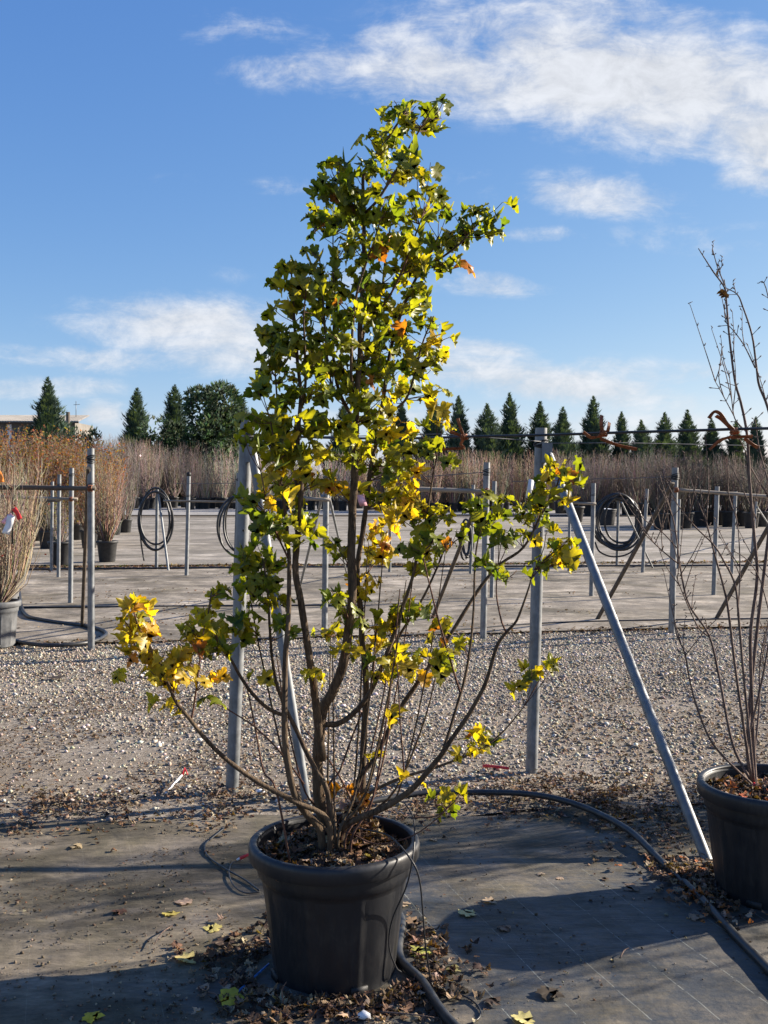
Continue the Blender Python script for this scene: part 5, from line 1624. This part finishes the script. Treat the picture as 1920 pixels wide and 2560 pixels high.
TW = [((431, 2314), (385, 2362), 'thin pale twig lying left of the pot'), ((708, 2512), (716, 2455), 'short twig standing up in front of the pot'), ((664, 2508), (730, 2548), 'pale twig lying before the pot, left'), ((950, 2530), (1095, 2545), 'long twig lying before the pot, right'),
      ((998, 2360), (1035, 2372), 'short twig touching the right pot wall foot'), ((1550, 2395), (1572, 2370), 'dark twig in the right pot shadow'), ((1700, 2180), (1740, 2165), 'pale twig by the right pot'), ((520, 2480), (548, 2502), 'thin twig in shade left of the blue twine'),
      ((860, 2555), (920, 2535), 'broken twig at the bottom edge under the pot'), ((540, 1990), (560, 1965), 'pale splinter below the thick leaning post')]
for a, b2, lab in TW:
    A, B = gp(*a, 0.045), gp(*b2, 0.05)
    if 'standing' in lab:
        B = pt(b2[0], b2[1], A.y)
    mb = MB()
    mb.tube(spline([A, A.lerp(B, .5) + Vector((random.uniform(-.01, .01), random.uniform(-.01, .01), .006)), B], 3), [0.003, 0.003, 0.0028, 0.0026, 0.0024, 0.002, 0.0016], 5)
    o = mb.build('twig', M['bare_bark'], None)
    tag(o, lab, 'twig', 'twigs on the ground round the pots')
tag(link(bpy.data.objects.new('stone', np_mesh('stone', stone_variants[0][0] * np.array([.026, .022, .03]) + np.array(gp(909, 2540, .05)), ICO_F, M['white'], True))), 'white pebble at the bottom edge before the pot', 'stone')
tag(link(bpy.data.objects.new('stone', np_mesh('stone', stone_variants[3][0] * np.array([.034, .026, .028]) + np.array(gp(650, 1978, .04)), ICO_F, M['white'], True))), 'large white stone by the foot of the thick leaning post', 'stone')

# ------------------------------------------------------------------ twiggy shrubs
def bush_mesh(seed, n, spread, r, palette, side=5, upright=0.6, leaf=None, leaf_n=0, leaf_s=0.02, top_var=0.35, foot=0.05, wig=0.03):
    """A leafless bush one unit tall, made of tapering twigs; optional dry leaves."""
    rnd = random.Random(seed)
    mb = MB()
    tips = []
    for i in range(n):
        mb.col = tuple(c * rnd.uniform(0.75, 1.25) for c in rnd.choice(palette))
        az, h = rnd.uniform(0, 6.28), 1 - top_var * rnd.random() ** 1.2
        out = spread * math.sqrt(rnd.random())
        f0 = foot * math.sqrt(rnd.random())
        a = Vector((f0 * math.cos(az), f0 * math.sin(az), 0.0))
        d = Vector((out * math.cos(az), out * math.sin(az), 0))
        P = []
        for k in range(6):
            t = k / 5
            bend = t ** (upright * 0.8)
            j = wig * t
            P.append(a + d * bend + Vector((rnd.uniform(-j, j), rnd.uniform(-j, j), h * t)))
        mb.tube(P, [r * (1 - 0.8 * k / 5) for k in range(6)], 3, False)
        for s in range(side):
            t = rnd.uniform(0.25, 0.95)
            i0 = min(4, int(t * 5))
            q = P[i0].lerp(P[i0 + 1], t * 5 - i0)
            ln = rnd.uniform(0.05, 0.2) * (1.2 - t)  + 0.03
            az2 = rnd.uniform(0, 6.28)
            e = q + Vector((math.cos(az2) * rnd.uniform(0.4, 1.1), math.sin(az2) * rnd.uniform(0.4, 1.1), 1.0)).normalized() * ln
            mid = q.lerp(e, 0.5) + Vector((math.cos(az2), math.sin(az2), 0)) * ln * 0.12
            mb.tube([q, mid, e], [r * 0.42, r * 0.34, r * 0.16], 3, False)
            tips.append(mid)
            tips.append(e)
        tips += [P[-1], P[3], P[4], P[2], P[3].lerp(P[2], 0.5), P[1].lerp(P[2], 0.5)]
    me_v = np.array([tuple(v) for v in mb.v])
    tri, col = [], []
    for q, c in zip(mb.f, mb.c):
        tri += [(q[0], q[1], q[2]), (q[0], q[2], q[3])]
        col += [c, c]
    mi = [0] * len(tri)
    if leaf:
        ev, et, ec = [], [], []
        for i in range(leaf_n):
            q = rnd.choice(tips) + Vector((rnd.gauss(0, .02), rnd.gauss(0, .02), rnd.gauss(0, .02)))
            u = Vector((rnd.gauss(0, 1), rnd.gauss(0, 1), rnd.gauss(0, .8))).normalized()
            w = u.orthogonal().normalized()
            s = leaf_s * rnd.uniform(0.6, 1.3)
            b = len(me_v) + len(ev)
            ev += [tuple(q), tuple(q + u * s * 0.5 + w * s * 0.35), tuple(q + u * s), tuple(q + u * s * 0.5 - w * s * 0.35)]
            c = tuple(x * rnd.uniform(0.7, 1.3) for x in rnd.choice(leaf))
            et += [(b, b + 1, b + 2), (b, b + 2, b + 3)]
            ec += [c, c]
        me_v = np.concatenate([me_v, np.array(ev)])
        tri += et
        col += ec
        mi += [1] * len(et)
    return np_mesh('twigs', me_v, np.array(tri), [M['twig_mass'], M['dry_leaf']], False, np.array(col), mi)


GREY = [(0.22, 0.18, 0.15), (0.17, 0.135, 0.115), (0.28, 0.235, 0.195), (0.13, 0.10, 0.085)]
STRAW = [(0.32, 0.235, 0.165), (0.25, 0.175, 0.12), (0.38, 0.30, 0.22), (0.18, 0.13, 0.09)]
RUSSET = [(0.26, 0.175, 0.105), (0.19, 0.12, 0.075), (0.33, 0.24, 0.155), (0.14, 0.095, 0.065)]
DUN = [(0.15, 0.125, 0.10), (0.11, 0.09, 0.075), (0.19, 0.16, 0.13), (0.08, 0.065, 0.055)]
BV = {'grey': [bush_mesh(10 + k, 80, 0.20, 0.0034, GREY, 6, 0.7) for k in range(3)],
      'straw': [bush_mesh(20 + k, 62, 0.13, 0.0042, STRAW, 4, 0.8, top_var=0.4) for k in range(3)],
      'whip': [bush_mesh(30 + k, 46, 0.15, 0.0040, [(0.34, 0.29, 0.24), (0.24, 0.19, 0.15), (0.42, 0.37, 0.31)], 5, 0.9, top_var=0.55) for k in range(2)],
      'dun': [bush_mesh(40 + k, 85, 0.20, 0.0042, DUN, 7, 0.7) for k in range(3)],
      'russet': [bush_mesh(50, 105, 0.20, 0.0028, RUSSET + GREY, 8, 0.75, foot=0.03, wig=0.045)],
      'dry': [bush_mesh(60 + k, 90, 0.30, 0.0032, RUSSET + GREY, 7, 0.7, [(0.20, 0.085, 0.04), (0.28, 0.12, 0.04), (0.15, 0.075, 0.045), (0.24, 0.17, 0.06), (0.11, 0.055, 0.035), (0.18, 0.11, 0.06)], 2200, 0.026) for k in range(3)],
      'olive': [bush_mesh(70, 70, 0.24, 0.0032, GREY, 6, 0.75, [(0.18, 0.16, 0.05), (0.26, 0.20, 0.07), (0.12, 0.11, 0.05)], 420, 0.03)]}


def simple_pot_mesh(name, mat):
    mb = MB()
    prof = [(0.34, 0.0), (0.36, 0.03), (0.45, 0.86), (0.47, 0.88), (0.50, 0.89), (0.505, 0.985), (0.49, 1.0), (0.46, 0.99), (0.45, 0.9), (0.30, 0.87)]
    mb.lathe(prof, 20)
    b = len(mb.v) - 20
    mb.face(*[b + k for k in range(20)])
    return mb.mesh(name, mat)


POT_BLACK, POT_GREY = simple_pot_mesh('pot', M['far_pot']), simple_pot_mesh('pot', M['grey_pot'])


def potted(kind, px, base_y, top_y, label, group, pot_h, pot_w=None, grey=False, wx=1.0, dens=1, Y=None, name='potted_shrub', sink=0.0):
    b0 = gp(px, base_y, 0.03)
    if Y:
        b0 = Vector(((px - 960) / FOC * Y, Y, 0.03))
    h = (pt(px, top_y, b0.y) - b0).z
    root = empty(name, b0, label, 'potted shrub', group, random.uniform(0, 6.28))
    pot_w = pot_w or pot_h * 1.05
    o = link(bpy.data.objects.new('pot', POT_GREY if grey else POT_BLACK), root)
    o.scale = (pot_w, pot_w, pot_h)
    t = link(bpy.data.objects.new('twigs', random.choice(BV[kind])), root)
    t.location = (0, 0, pot_h * 0.9)
    hh = h - pot_h * 0.9
    t.scale = (hh * wx, hh * wx, hh)
    return root


ORD = ['first', 'second', 'third', 'fourth', 'fifth', 'sixth', 'seventh', 'eighth', 'ninth', 'tenth', 'eleventh', 'twelfth', 'thirteenth', 'fourteenth', 'fifteenth', 'sixteenth', 'seventeenth', 'eighteenth', 'nineteenth', 'twentieth']
# far rows: photograph x, foot y, top y
for i in range(20):
    x = 1040 + i * 19 + random.uniform(-6, 6)
    potted('straw', x, 1277, 1128 + random.uniform(-14, 16), '%s clump of straw-coloured whips right of the maple, under the conifers' % ORD[i], 'far row of straw-coloured whips', 0.62, wx=1.5, Y=71 + random.uniform(-4, 4))
for i in range(14):
    x = 1395 + i * 21 + random.uniform(-6, 6)
    potted('grey', x, 1287, 1128 + random.uniform(-16, 14), '%s grey-brown twiggy shrub from the left in the far row at the round coil' % ORD[i], 'far row of grey-brown shrubs', 0.75, wx=1.35, Y=64 + random.uniform(-5, 3))
for i in range(15):
    x = 1652 + i * 21 + random.uniform(-5, 5)
    potted('dun', x, 1322, 1140 + random.uniform(-20, 16), '%s dark potted shrub from the left in the right-hand row' % ORD[i], 'dark twiggy shrubs at right', 0.66, wx=1.15, Y=43 + random.uniform(-1.5, 5))
for i in range(12):
    x = 258 + i * 20 + random.uniform(-6, 6)
    potted('grey', x, 1270, 1088 + i * 2 + random.uniform(-18, 18), '%s grey bare shrub from the left below the left conifers' % ORD[i], 'left far row of grey shrubs', 0.85, wx=1.1, Y=80 + random.uniform(-6, 4))
for i in range(12):
    x = 498 + i * 14 + random.uniform(-4, 4)
    potted('whip', x, 1270, 1122 + random.uniform(-16, 14), '%s pot of pale straight whips from the left, below the round tree' % ORD[i], 'pale whips below the round tree', 0.85, wx=1.1, Y=80 + random.uniform(-4, 3))
for i in range(18):
    x = 672 + i * 21 + random.uniform(-6, 6)
    potted('straw' if i > 9 else 'whip', x, 1272, 1128 + random.uniform(-14, 14), '%s pale bare shrub from the left in the far row behind the maple' % ORD[i], 'far row behind the maple', 0.7, wx=1.4, Y=76 + random.uniform(-4, 4))
# single pots
potted('russet', 268, 1404, 1128, 'reddish twiggy shrub in a black pot behind the left posts', None, 0.48, 0.50, wx=1.35)
potted('olive', 152, 1412, 1215, 'shrub with olive leaves in a black pot between the left posts', None, 0.52, 0.56, wx=1.3)
potted('grey', 325, 1272, 1195, 'light grey pot with a small shrub at the road edge, left', None, 0.95, 1.0, True, wx=0.7, Y=78)
potted('grey', 1440, 1306, 1268, 'dark green pot with a low plant behind the long sloping brace', None, 0.75, 0.85, wx=0.6, Y=50)
pr = make_pot('plant_pot', 'black pot with pale topping seen through the round hose coil', Vector(((1515 - 960) / FOC * 46, 46, 0.03)), M['far_pot'], None, 0.48, 0.36, 0.72, 32, 9, False, 0, 'plant pot', False)
mb = MB()
mb.v.append(Vector((0, 0, 0.76)))
for k in range(24):
    a = 2 * math.pi * k / 24
    mb.v.append(Vector((0.44 * math.cos(a), 0.44 * math.sin(a), 0.69)))
for k in range(24):
    mb.face(0, 1 + k, 1 + (k + 1) % 24)
o = mb.build('topping', M['white'], None)
o.parent = pr
# the leafy brown hedge at the left
for i in range(11):
    x = -70 + i * 32 + random.uniform(-9, 9)
    potted('dry', x, 1372, 1072 + (0 if i < 7 else 22) + random.uniform(-10, 18), '%s brown-leaved shrub from the left in the russet hedge' % ORD[i], 'brown-leaved hedge at the left', 0.5, wx=1.0, Y=29 + (i % 3) * 2.2 + random.uniform(-0.5, 0.5))
for i in range(5):
    x = 205 + i * 27
    potted('grey', x, 1340, 1092 + random.uniform(-14, 14), '%s grey bare shrub from the left rising behind the russet hedge' % ORD[i], 'grey shrubs behind the hedge', 0.5, wx=1.0, Y=37 + random.uniform(-1, 2))

potted('grey', 2520, 1950, 880, 'dense bare shrub beyond the right edge, behind the pot row', None, 0.47, 0.62, wx=1.1, Y=6.2)
potted('grey', 2960, 1900, 900, 'further dense bare shrub beyond the right edge, behind the pot row', None, 0.47, 0.62, wx=1.1, Y=6.8)
# bush at the left edge with its grey pots
LB = gp(-8, 1614, 0.03)
make_pot('plant_pot', 'dusty grey ribbed pot at the left edge on the fabric border', LB, M['grey_pot'], None, 0.255, 0.19, 0.49, 64, 11, True, R(10))
for (x, y, lab) in [(2, 1545, 'grey pot rim just behind the ribbed grey pot at left'), (14, 1498, 'grey pot furthest back in the left edge stack of pots')]:
    q = gp(x, y, 0.03)
    make_pot('plant_pot', lab, q, M['grey_pot'], None, 0.25, 0.19, 0.45, 48, 11, True, 0, 'plant pot', False)
LEFTB = [bush_mesh(80, 170, 0.36, 0.0042, [(0.32, 0.245, 0.18), (0.23, 0.165, 0.12), (0.40, 0.32, 0.25), (0.17, 0.11, 0.08)], 9, 0.5, [(0.25, 0.05, 0.04), (0.35, 0.09, 0.05)], 70, 0.022, 0.5, 0.06)]
root = empty('bare_shrub', (LB.x, LB.y, LB.z + 0.44), 'dense pale-twigged bush in the grey pot at the left edge', 'shrub')
t = link(bpy.data.objects.new('twigs', LEFTB[0]), root)
t.scale = (1.35, 1.35, 1.75)
q = gp(10, 1505, 0.03)
root = empty('bare_shrub', (q.x, q.y, 0.44), 'second pale-twigged bush behind the grey pot at the left edge', 'shrub')
t = link(bpy.data.objects.new('twigs', LEFTB[0]), root)
t.scale = (1.2, 1.2, 1.75)
t.rotation_euler = (0, 0, 2)


def ribbon(label, px, Y, w, mat, name='ribbon', cat='ribbon'):
    mb = MB()
    strip(mb, [pt(x, y, Y) for x, y in px], w, Vector((0, 1, 0.3)).normalized())
    o = mb.build(name, mat, None)
    s = o.modifiers.new('thick', 'SOLIDIFY')
    s.thickness = 0.003
    tag(o, label, cat)


YL = LB.y - 0.62
ribbon('red ribbon on the pale-twigged bush at the left edge', [(34, 1270), (42, 1282), (50, 1298)], YL, 0.05, M['red'])
ribbon('pink ribbon beside the red one on the left edge bush', [(30, 1286), (18, 1296), (6, 1308)], YL, 0.04, M['pink'])
ribbon('white plant label hanging under the ribbons at the left edge', [(28, 1288), (22, 1312), (14, 1335)], YL, 0.075, M['white'], 'plant_tag', 'tag')
ribbon('orange label at the left edge of the bush', [(-6, 1180), (1, 1192), (3, 1206)], YL, 0.06, M['orange'], 'plant_tag', 'tag')
mb = MB()
mb.tube([pt(32, 1275, YL + .02), pt(31, 1360, YL + .02)], 0.010, 6)
tag(mb.build('cane', M['rubber'], None), 'thin dark cane carrying the label at the left edge bush', 'cane')


# ------------------------------------------------------------------ conifers and the round tree
def conifer_mesh(seed, width, n=3000, taper=0.80, lean=0.75):
    rnd = random.Random(seed)
    V, F, C = [], [], []
    for i in range(n):
        t = 1 - rnd.random() ** 0.72 * 0.99
        lump = 1 + 0.30 * math.sin(t * 31 + seed) * rnd.random() + 0.22 * math.sin(t * 13 + seed * 2 + 1.7 * math.sin(seed + t * 7))
        R_ = width * (1 - t ** 1.7) ** taper * lump * (0.78 + 0.22 * min(1, t * 6)) * (0.7 if t > 0.93 else 1) + 0.002
        az = rnd.uniform(0, 6.283)
        rr = R_ * (0.25 + 0.75 * rnd.random() ** 0.7) * (1.45 if rnd.random() < 0.2 else 1)
        out = Vector((math.cos(az), math.sin(az), 0))
        p0 = out * rr * 0.75 + Vector((0, 0, t - 0.02))
        d = (out * 0.85 + Vector((0, 0, lean + rnd.uniform(-0.15, 0.35)))).normalized()
        side = d.cross(Vector((0, 0, 1))).normalized()
        upv = side.cross(d)
        s = (0.012 + 0.060 * (1 - t) ** 0.8) * rnd.uniform(0.6, 1.5)
        dep = rr / max(R_, 1e-3)
        g = rnd.uniform(0.75, 1.25)
        base = rnd.choice([(0.055, 0.092, 0.075), (0.072, 0.115, 0.088), (0.048, 0.078, 0.068), (0.095, 0.14, 0.095)])  # needle greens paled and blued: distance haze put into the colour
        col = tuple(c * g for c in base)
        for k in range(6):
            a = (k - 2.5) * 0.34 + rnd.uniform(-.12, .12)
            dd = (d * math.cos(a) + side * math.sin(a) + upv * rnd.uniform(-.2, .3) + Vector((0, 0, 0.18))).normalized()
            b = len(V)
            st = p0 + d * s * (0.45 * (1 - abs(k - 2.5) / 2.5))
            w = (side * math.cos(a) - d * math.sin(a)) * s * 0.14 + upv * rnd.uniform(-.06, .06) * s
            V += [tuple(st - w), tuple(st + w), tuple(st + dd * s)]
            F.append((b, b + 1, b + 2))
            C.append(col)
    return np_mesh('crown', np.array(V), np.array(F), M['needles'], False, np.array(C))


CON = [conifer_mesh(3 + k, w_) for k, w_ in enumerate((0.20, 0.225, 0.185, 0.235, 0.195, 0.21))]
trunk_mb = MB()
trunk_mb.tube([(0, 0, -0.02), (0.002, 0, 0.4), (0, 0, 0.985)], [0.016, 0.010, 0.0015], 6)
CTRUNK = trunk_mb.mesh('trunk', M['bark'])
fol_count = [0]


def conifer(label, px, top_y, Y, wx=1.0, group='row of tall conifers behind the shrubs', tilt=0.0):
    b0 = Vector(((px - 960) / FOC * Y, Y, 0.0))
    h = pt(px, top_y, Y).z
    root = empty('conifer_tree', b0, label, 'conifer', group, random.uniform(0, 6.28))
    root.rotation_euler = (random.uniform(-.025, .025), random.uniform(-.025, .025), root.rotation_euler[2])
    c = link(bpy.data.objects.new('crown', CON[fol_count[0] % len(CON)]), root)
    c.scale = (h * wx, h * wx, h)
    tr = link(bpy.data.objects.new('trunk', CTRUNK), root)
    tr.scale = (h, h, h)
    fol_count[0] += 1


CONIFERS = [(128, 938, 'lone conifer in front of the long low building', 1.05), (338, 964, 'conifer between the building and the round tree', 1.05), (438, 957, 'conifer pressed against the round tree on its left', 0.95), (607, 985, 'conifer just right of the round tree behind the thick post', 1.0),
            (700, 1000, 'conifer hidden behind the maple foliage, left of its trunk', 1.0), (860, 1000, 'conifer hidden behind the maple trunk', 1.0), (1000, 1000, 'conifer half hidden at the right side of the maple foliage', 1.0),
            (1077, 984, 'tallest conifer just right of the maple foliage', 1.0), (1147, 984, 'conifer behind the brown tie nearest the maple', 0.95), (1215, 1003, 'shorter conifer between the maple and the right thick post', 1.0), (1277, 977, 'slender tall conifer left of the right thick post', 0.9),
            (1350, 999, 'conifer rising right behind the thick right post', 1.0), (1400, 1013, 'conifer just right of the thick right post', 1.0), (1480, 985, 'tall conifer left of the middle brown tie', 0.95), (1555, 1025, 'conifer right of the middle brown tie', 1.0), (1606, 1045, 'shortest conifer, flat-topped, over the middle brown tie tail', 0.95),
            (1657, 1027, 'conifer sixth from the right edge', 1.0), (1722, 1020, 'pointed conifer left of the shaggy tie', 0.95), (1782, 1042, 'conifer behind the shaggy orange tie', 1.0), (1838, 1048, 'conifer behind the bare shrub stems', 1.0), (1888, 1038, 'conifer nearest the right edge', 1.0), (1960, 1030, 'conifer cut off by the right edge', 1.0)]
for x, y, lab, wx in CONIFERS:
    conifer(lab, x, y, 100 + random.uniform(-4, 4) if x > 300 else 92, wx * random.uniform(0.88, 1.2))


def round_crown(seed, n=9000):
    """Broad bushy evergreen one unit tall, built of many tufts on uneven lobes."""
    rnd = random.Random(seed)
    lobes = []
    for i in range(34):
        t = rnd.uniform(0.08, 0.95)
        az = rnd.uniform(0, 6.28)
        w = 0.30 * (1 - abs(t - 0.45) * 1.25) + 0.05
        lobes.append((Vector((w * math.cos(az) * rnd.uniform(.5, 1), w * math.sin(az) * rnd.uniform(.5, 1), t * 0.9)), rnd.uniform(0.10, 0.17), rnd.uniform(0.7, 1.3)))
    V, F, C = [], [], []
    for i in range(n):
        c, r_, g = rnd.choice(lobes)
        u = Vector((rnd.gauss(0, 1), rnd.gauss(0, 1), rnd.gauss(0, 1) + 0.25)).normalized()
        p0 = c + u * r_ * rnd.uniform(0.75, 1.08)
        p0.z = max(0.02, p0.z)
        col = tuple(x * g * rnd.uniform(.75, 1.25) for x in rnd.choice([(0.036, 0.064, 0.032), (0.060, 0.095, 0.038), (0.028, 0.052, 0.030)]))
        for k in range(3):
            d = (u + Vector((rnd.gauss(0, .5), rnd.gauss(0, .5), rnd.gauss(0.3, .5)))).normalized()
            w = d.orthogonal().normalized() * 0.010
            b = len(V)
            V += [tuple(p0 - w), tuple(p0 + w), tuple(p0 + d * rnd.uniform(0.025, 0.05))]
            F.append((b, b + 1, b + 2))
            C.append(col)
    return np_mesh('crown', np.array(V), np.array(F), M['needles'], False, np.array(C))


def broad_tree(label, px, top_y, Y, wx, seed, n=9000):
    b0 = Vector(((px - 960) / FOC * Y, Y, 0.0))
    h = pt(px, top_y, Y).z
    root = empty('evergreen_tree', b0, label, 'tree')
    c = link(bpy.data.objects.new('crown', round_crown(seed, n)), root)
    c.scale = (h * wx, h * wx, h)
    mb = MB()
    mb.tube([(0, 0, -0.1), (0.05, 0, h * 0.4), (0, 0, h * 0.85)], [0.22, 0.16, 0.03], 8)
    o = mb.build('trunk', M['bark'], None)
    o.parent = root
    for k in range(5):
        a = k * 1.3
        mb = MB()
        mb.tube([(0, 0, h * (0.2 + 0.1 * k)), (math.cos(a) * h * .1, math.sin(a) * h * .1, h * (0.32 + 0.1 * k)), (math.cos(a) * h * .2, math.sin(a) * h * .2, h * (0.4 + 0.1 * k))], [0.1, 0.07, 0.02], 5)
        o = mb.build('limb', M['bark'], None)
        o.parent = root


broad_tree('broad rounded dark evergreen left of the maple', 537, 957, 92, 0.98, 5)
broad_tree('low bushy evergreen right of the lone conifer', 215, 1052, 88, 0.62, 9, 2200)
broad_tree('low dark evergreen between the two left conifers', 408, 1040, 96, 1.1, 12, 4000)

# ------------------------------------------------------------------ the long low building at the far left
BY = 112.0
kx = BY / FOC
bx0, bx1 = (-420 - 960) * kx, (189 - 960) * kx
z_eave, z_ridge = CAM_H + (1215 - 1056) * kx, CAM_H + (1215 - 1034) * kx
M['wall'] = simple('weathered_pale_render', [(0.3, (0.12, 0.11, 0.10)), (0.7, (0.20, 0.185, 0.165))], 1.2, 0.9, 0, 0.1)
M['roof'] = simple('grey_corrugated_sheet', [(0.3, (0.15, 0.142, 0.135)), (0.7, (0.25, 0.235, 0.22))], 1.5, 0.9, 0, 0.05, 0.01, 'obj', (0.4, 1, 1))
M['glass'] = simple('dark_window_glass', [(0.4, (0.020, 0.028, 0.04)), (0.7, (0.05, 0.06, 0.075))], 0.7, 0.15, 0, 0)
bld = empty('building', ((bx0 + bx1) / 2, BY, 0), 'long low pale building with corrugated roof at far left', 'building')
mb = MB(); mb.box(((bx0 + bx1) / 2, BY + 3.5, z_eave / 2), (bx1 - bx0, 7, z_eave)); mb.build('wall', M['wall'], bld, False)
sheets = 14
for i in range(sheets):
    xa, xb = bx0 - 0.6 + (bx1 - bx0 + 1.2) * i / sheets, bx0 - 0.6 + (bx1 - bx0 + 1.2) * (i + 1) / sheets - 0.03
    mb = MB()
    nn = 25
    lo, hi = [], []
    for k in range(nn):
        x = xa + (xb - xa) * k / (nn - 1)
        dzz = 0.05 * (1 if k % 2 else -1)
        lo.append((x, BY - 0.7, z_eave + 0.05 + dzz))
        hi.append((x, BY + 3.5, z_ridge + dzz))
    mb.quad_strip(lo, hi)
    o = mb.build('roof_sheet', M['roof'], bld, False)
    so = o.modifiers.new('t', 'SOLIDIFY')
    so.thickness = 0.04
mb = MB(); mb.box(((bx0 + bx1) / 2, BY - 0.72, z_eave - 0.06), (bx1 - bx0 + 1.2, 0.12, 0.16)); mb.build('fascia', M['dark_wood'], bld, False)
for i in range(9):
    xc = (57 - 960 - 62 * i + 62) * kx
    if xc - 1.1 < bx0 or xc > bx1:
        continue
    wz = CAM_H + (1215 - 1088) * kx
    mb = MB(); mb.box((xc, BY - 0.03, wz), (1.85, 0.10, 1.7)); wo = mb.build('window', M['wall'], bld, False)
    for s in (-1, 1):
        mb = MB(); mb.box((xc + s * 0.44, BY - 0.09, wz), (0.80, 0.04, 1.5))
        p_ = mb.build('pane', M['glass'], bld, False)
        p_.parent = wo
    mb = MB(); mb.box((xc + 1.33, BY - 0.08, z_eave / 2 - 0.1), (0.5, 0.2, z_eave - 0.25)); mb.build('pilaster', M['white'], bld, False)
ch = MB()
q = pt(170, 1030, BY - 6)
ch.tube([(q.x, q.y, 0), (q.x, q.y, q.z)], 0.20, 10)
tag(ch.build('wooden_pole', M['dark_wood'], None), 'dark pole standing beside the lone conifer', 'pole')
root = empty('antenna', (pt(190, 1040, BY + 2).x, BY + 2, z_ridge - 0.5), 'thin roof antenna above the right end of the building', 'antenna')
a = pt(190, 1045, BY + 2)
mb = MB(); mb.tube([a, pt(190, 1003, BY + 2)], 0.035, 6); mb.build('mast', M['wire'], root)
mb = MB(); mb.tube([pt(184, 1012, BY + 2), pt(200, 1011, BY + 2)], 0.025, 5); mb.build('boom', M['wire'], root)
print('scene built', len(bpy.data.objects))
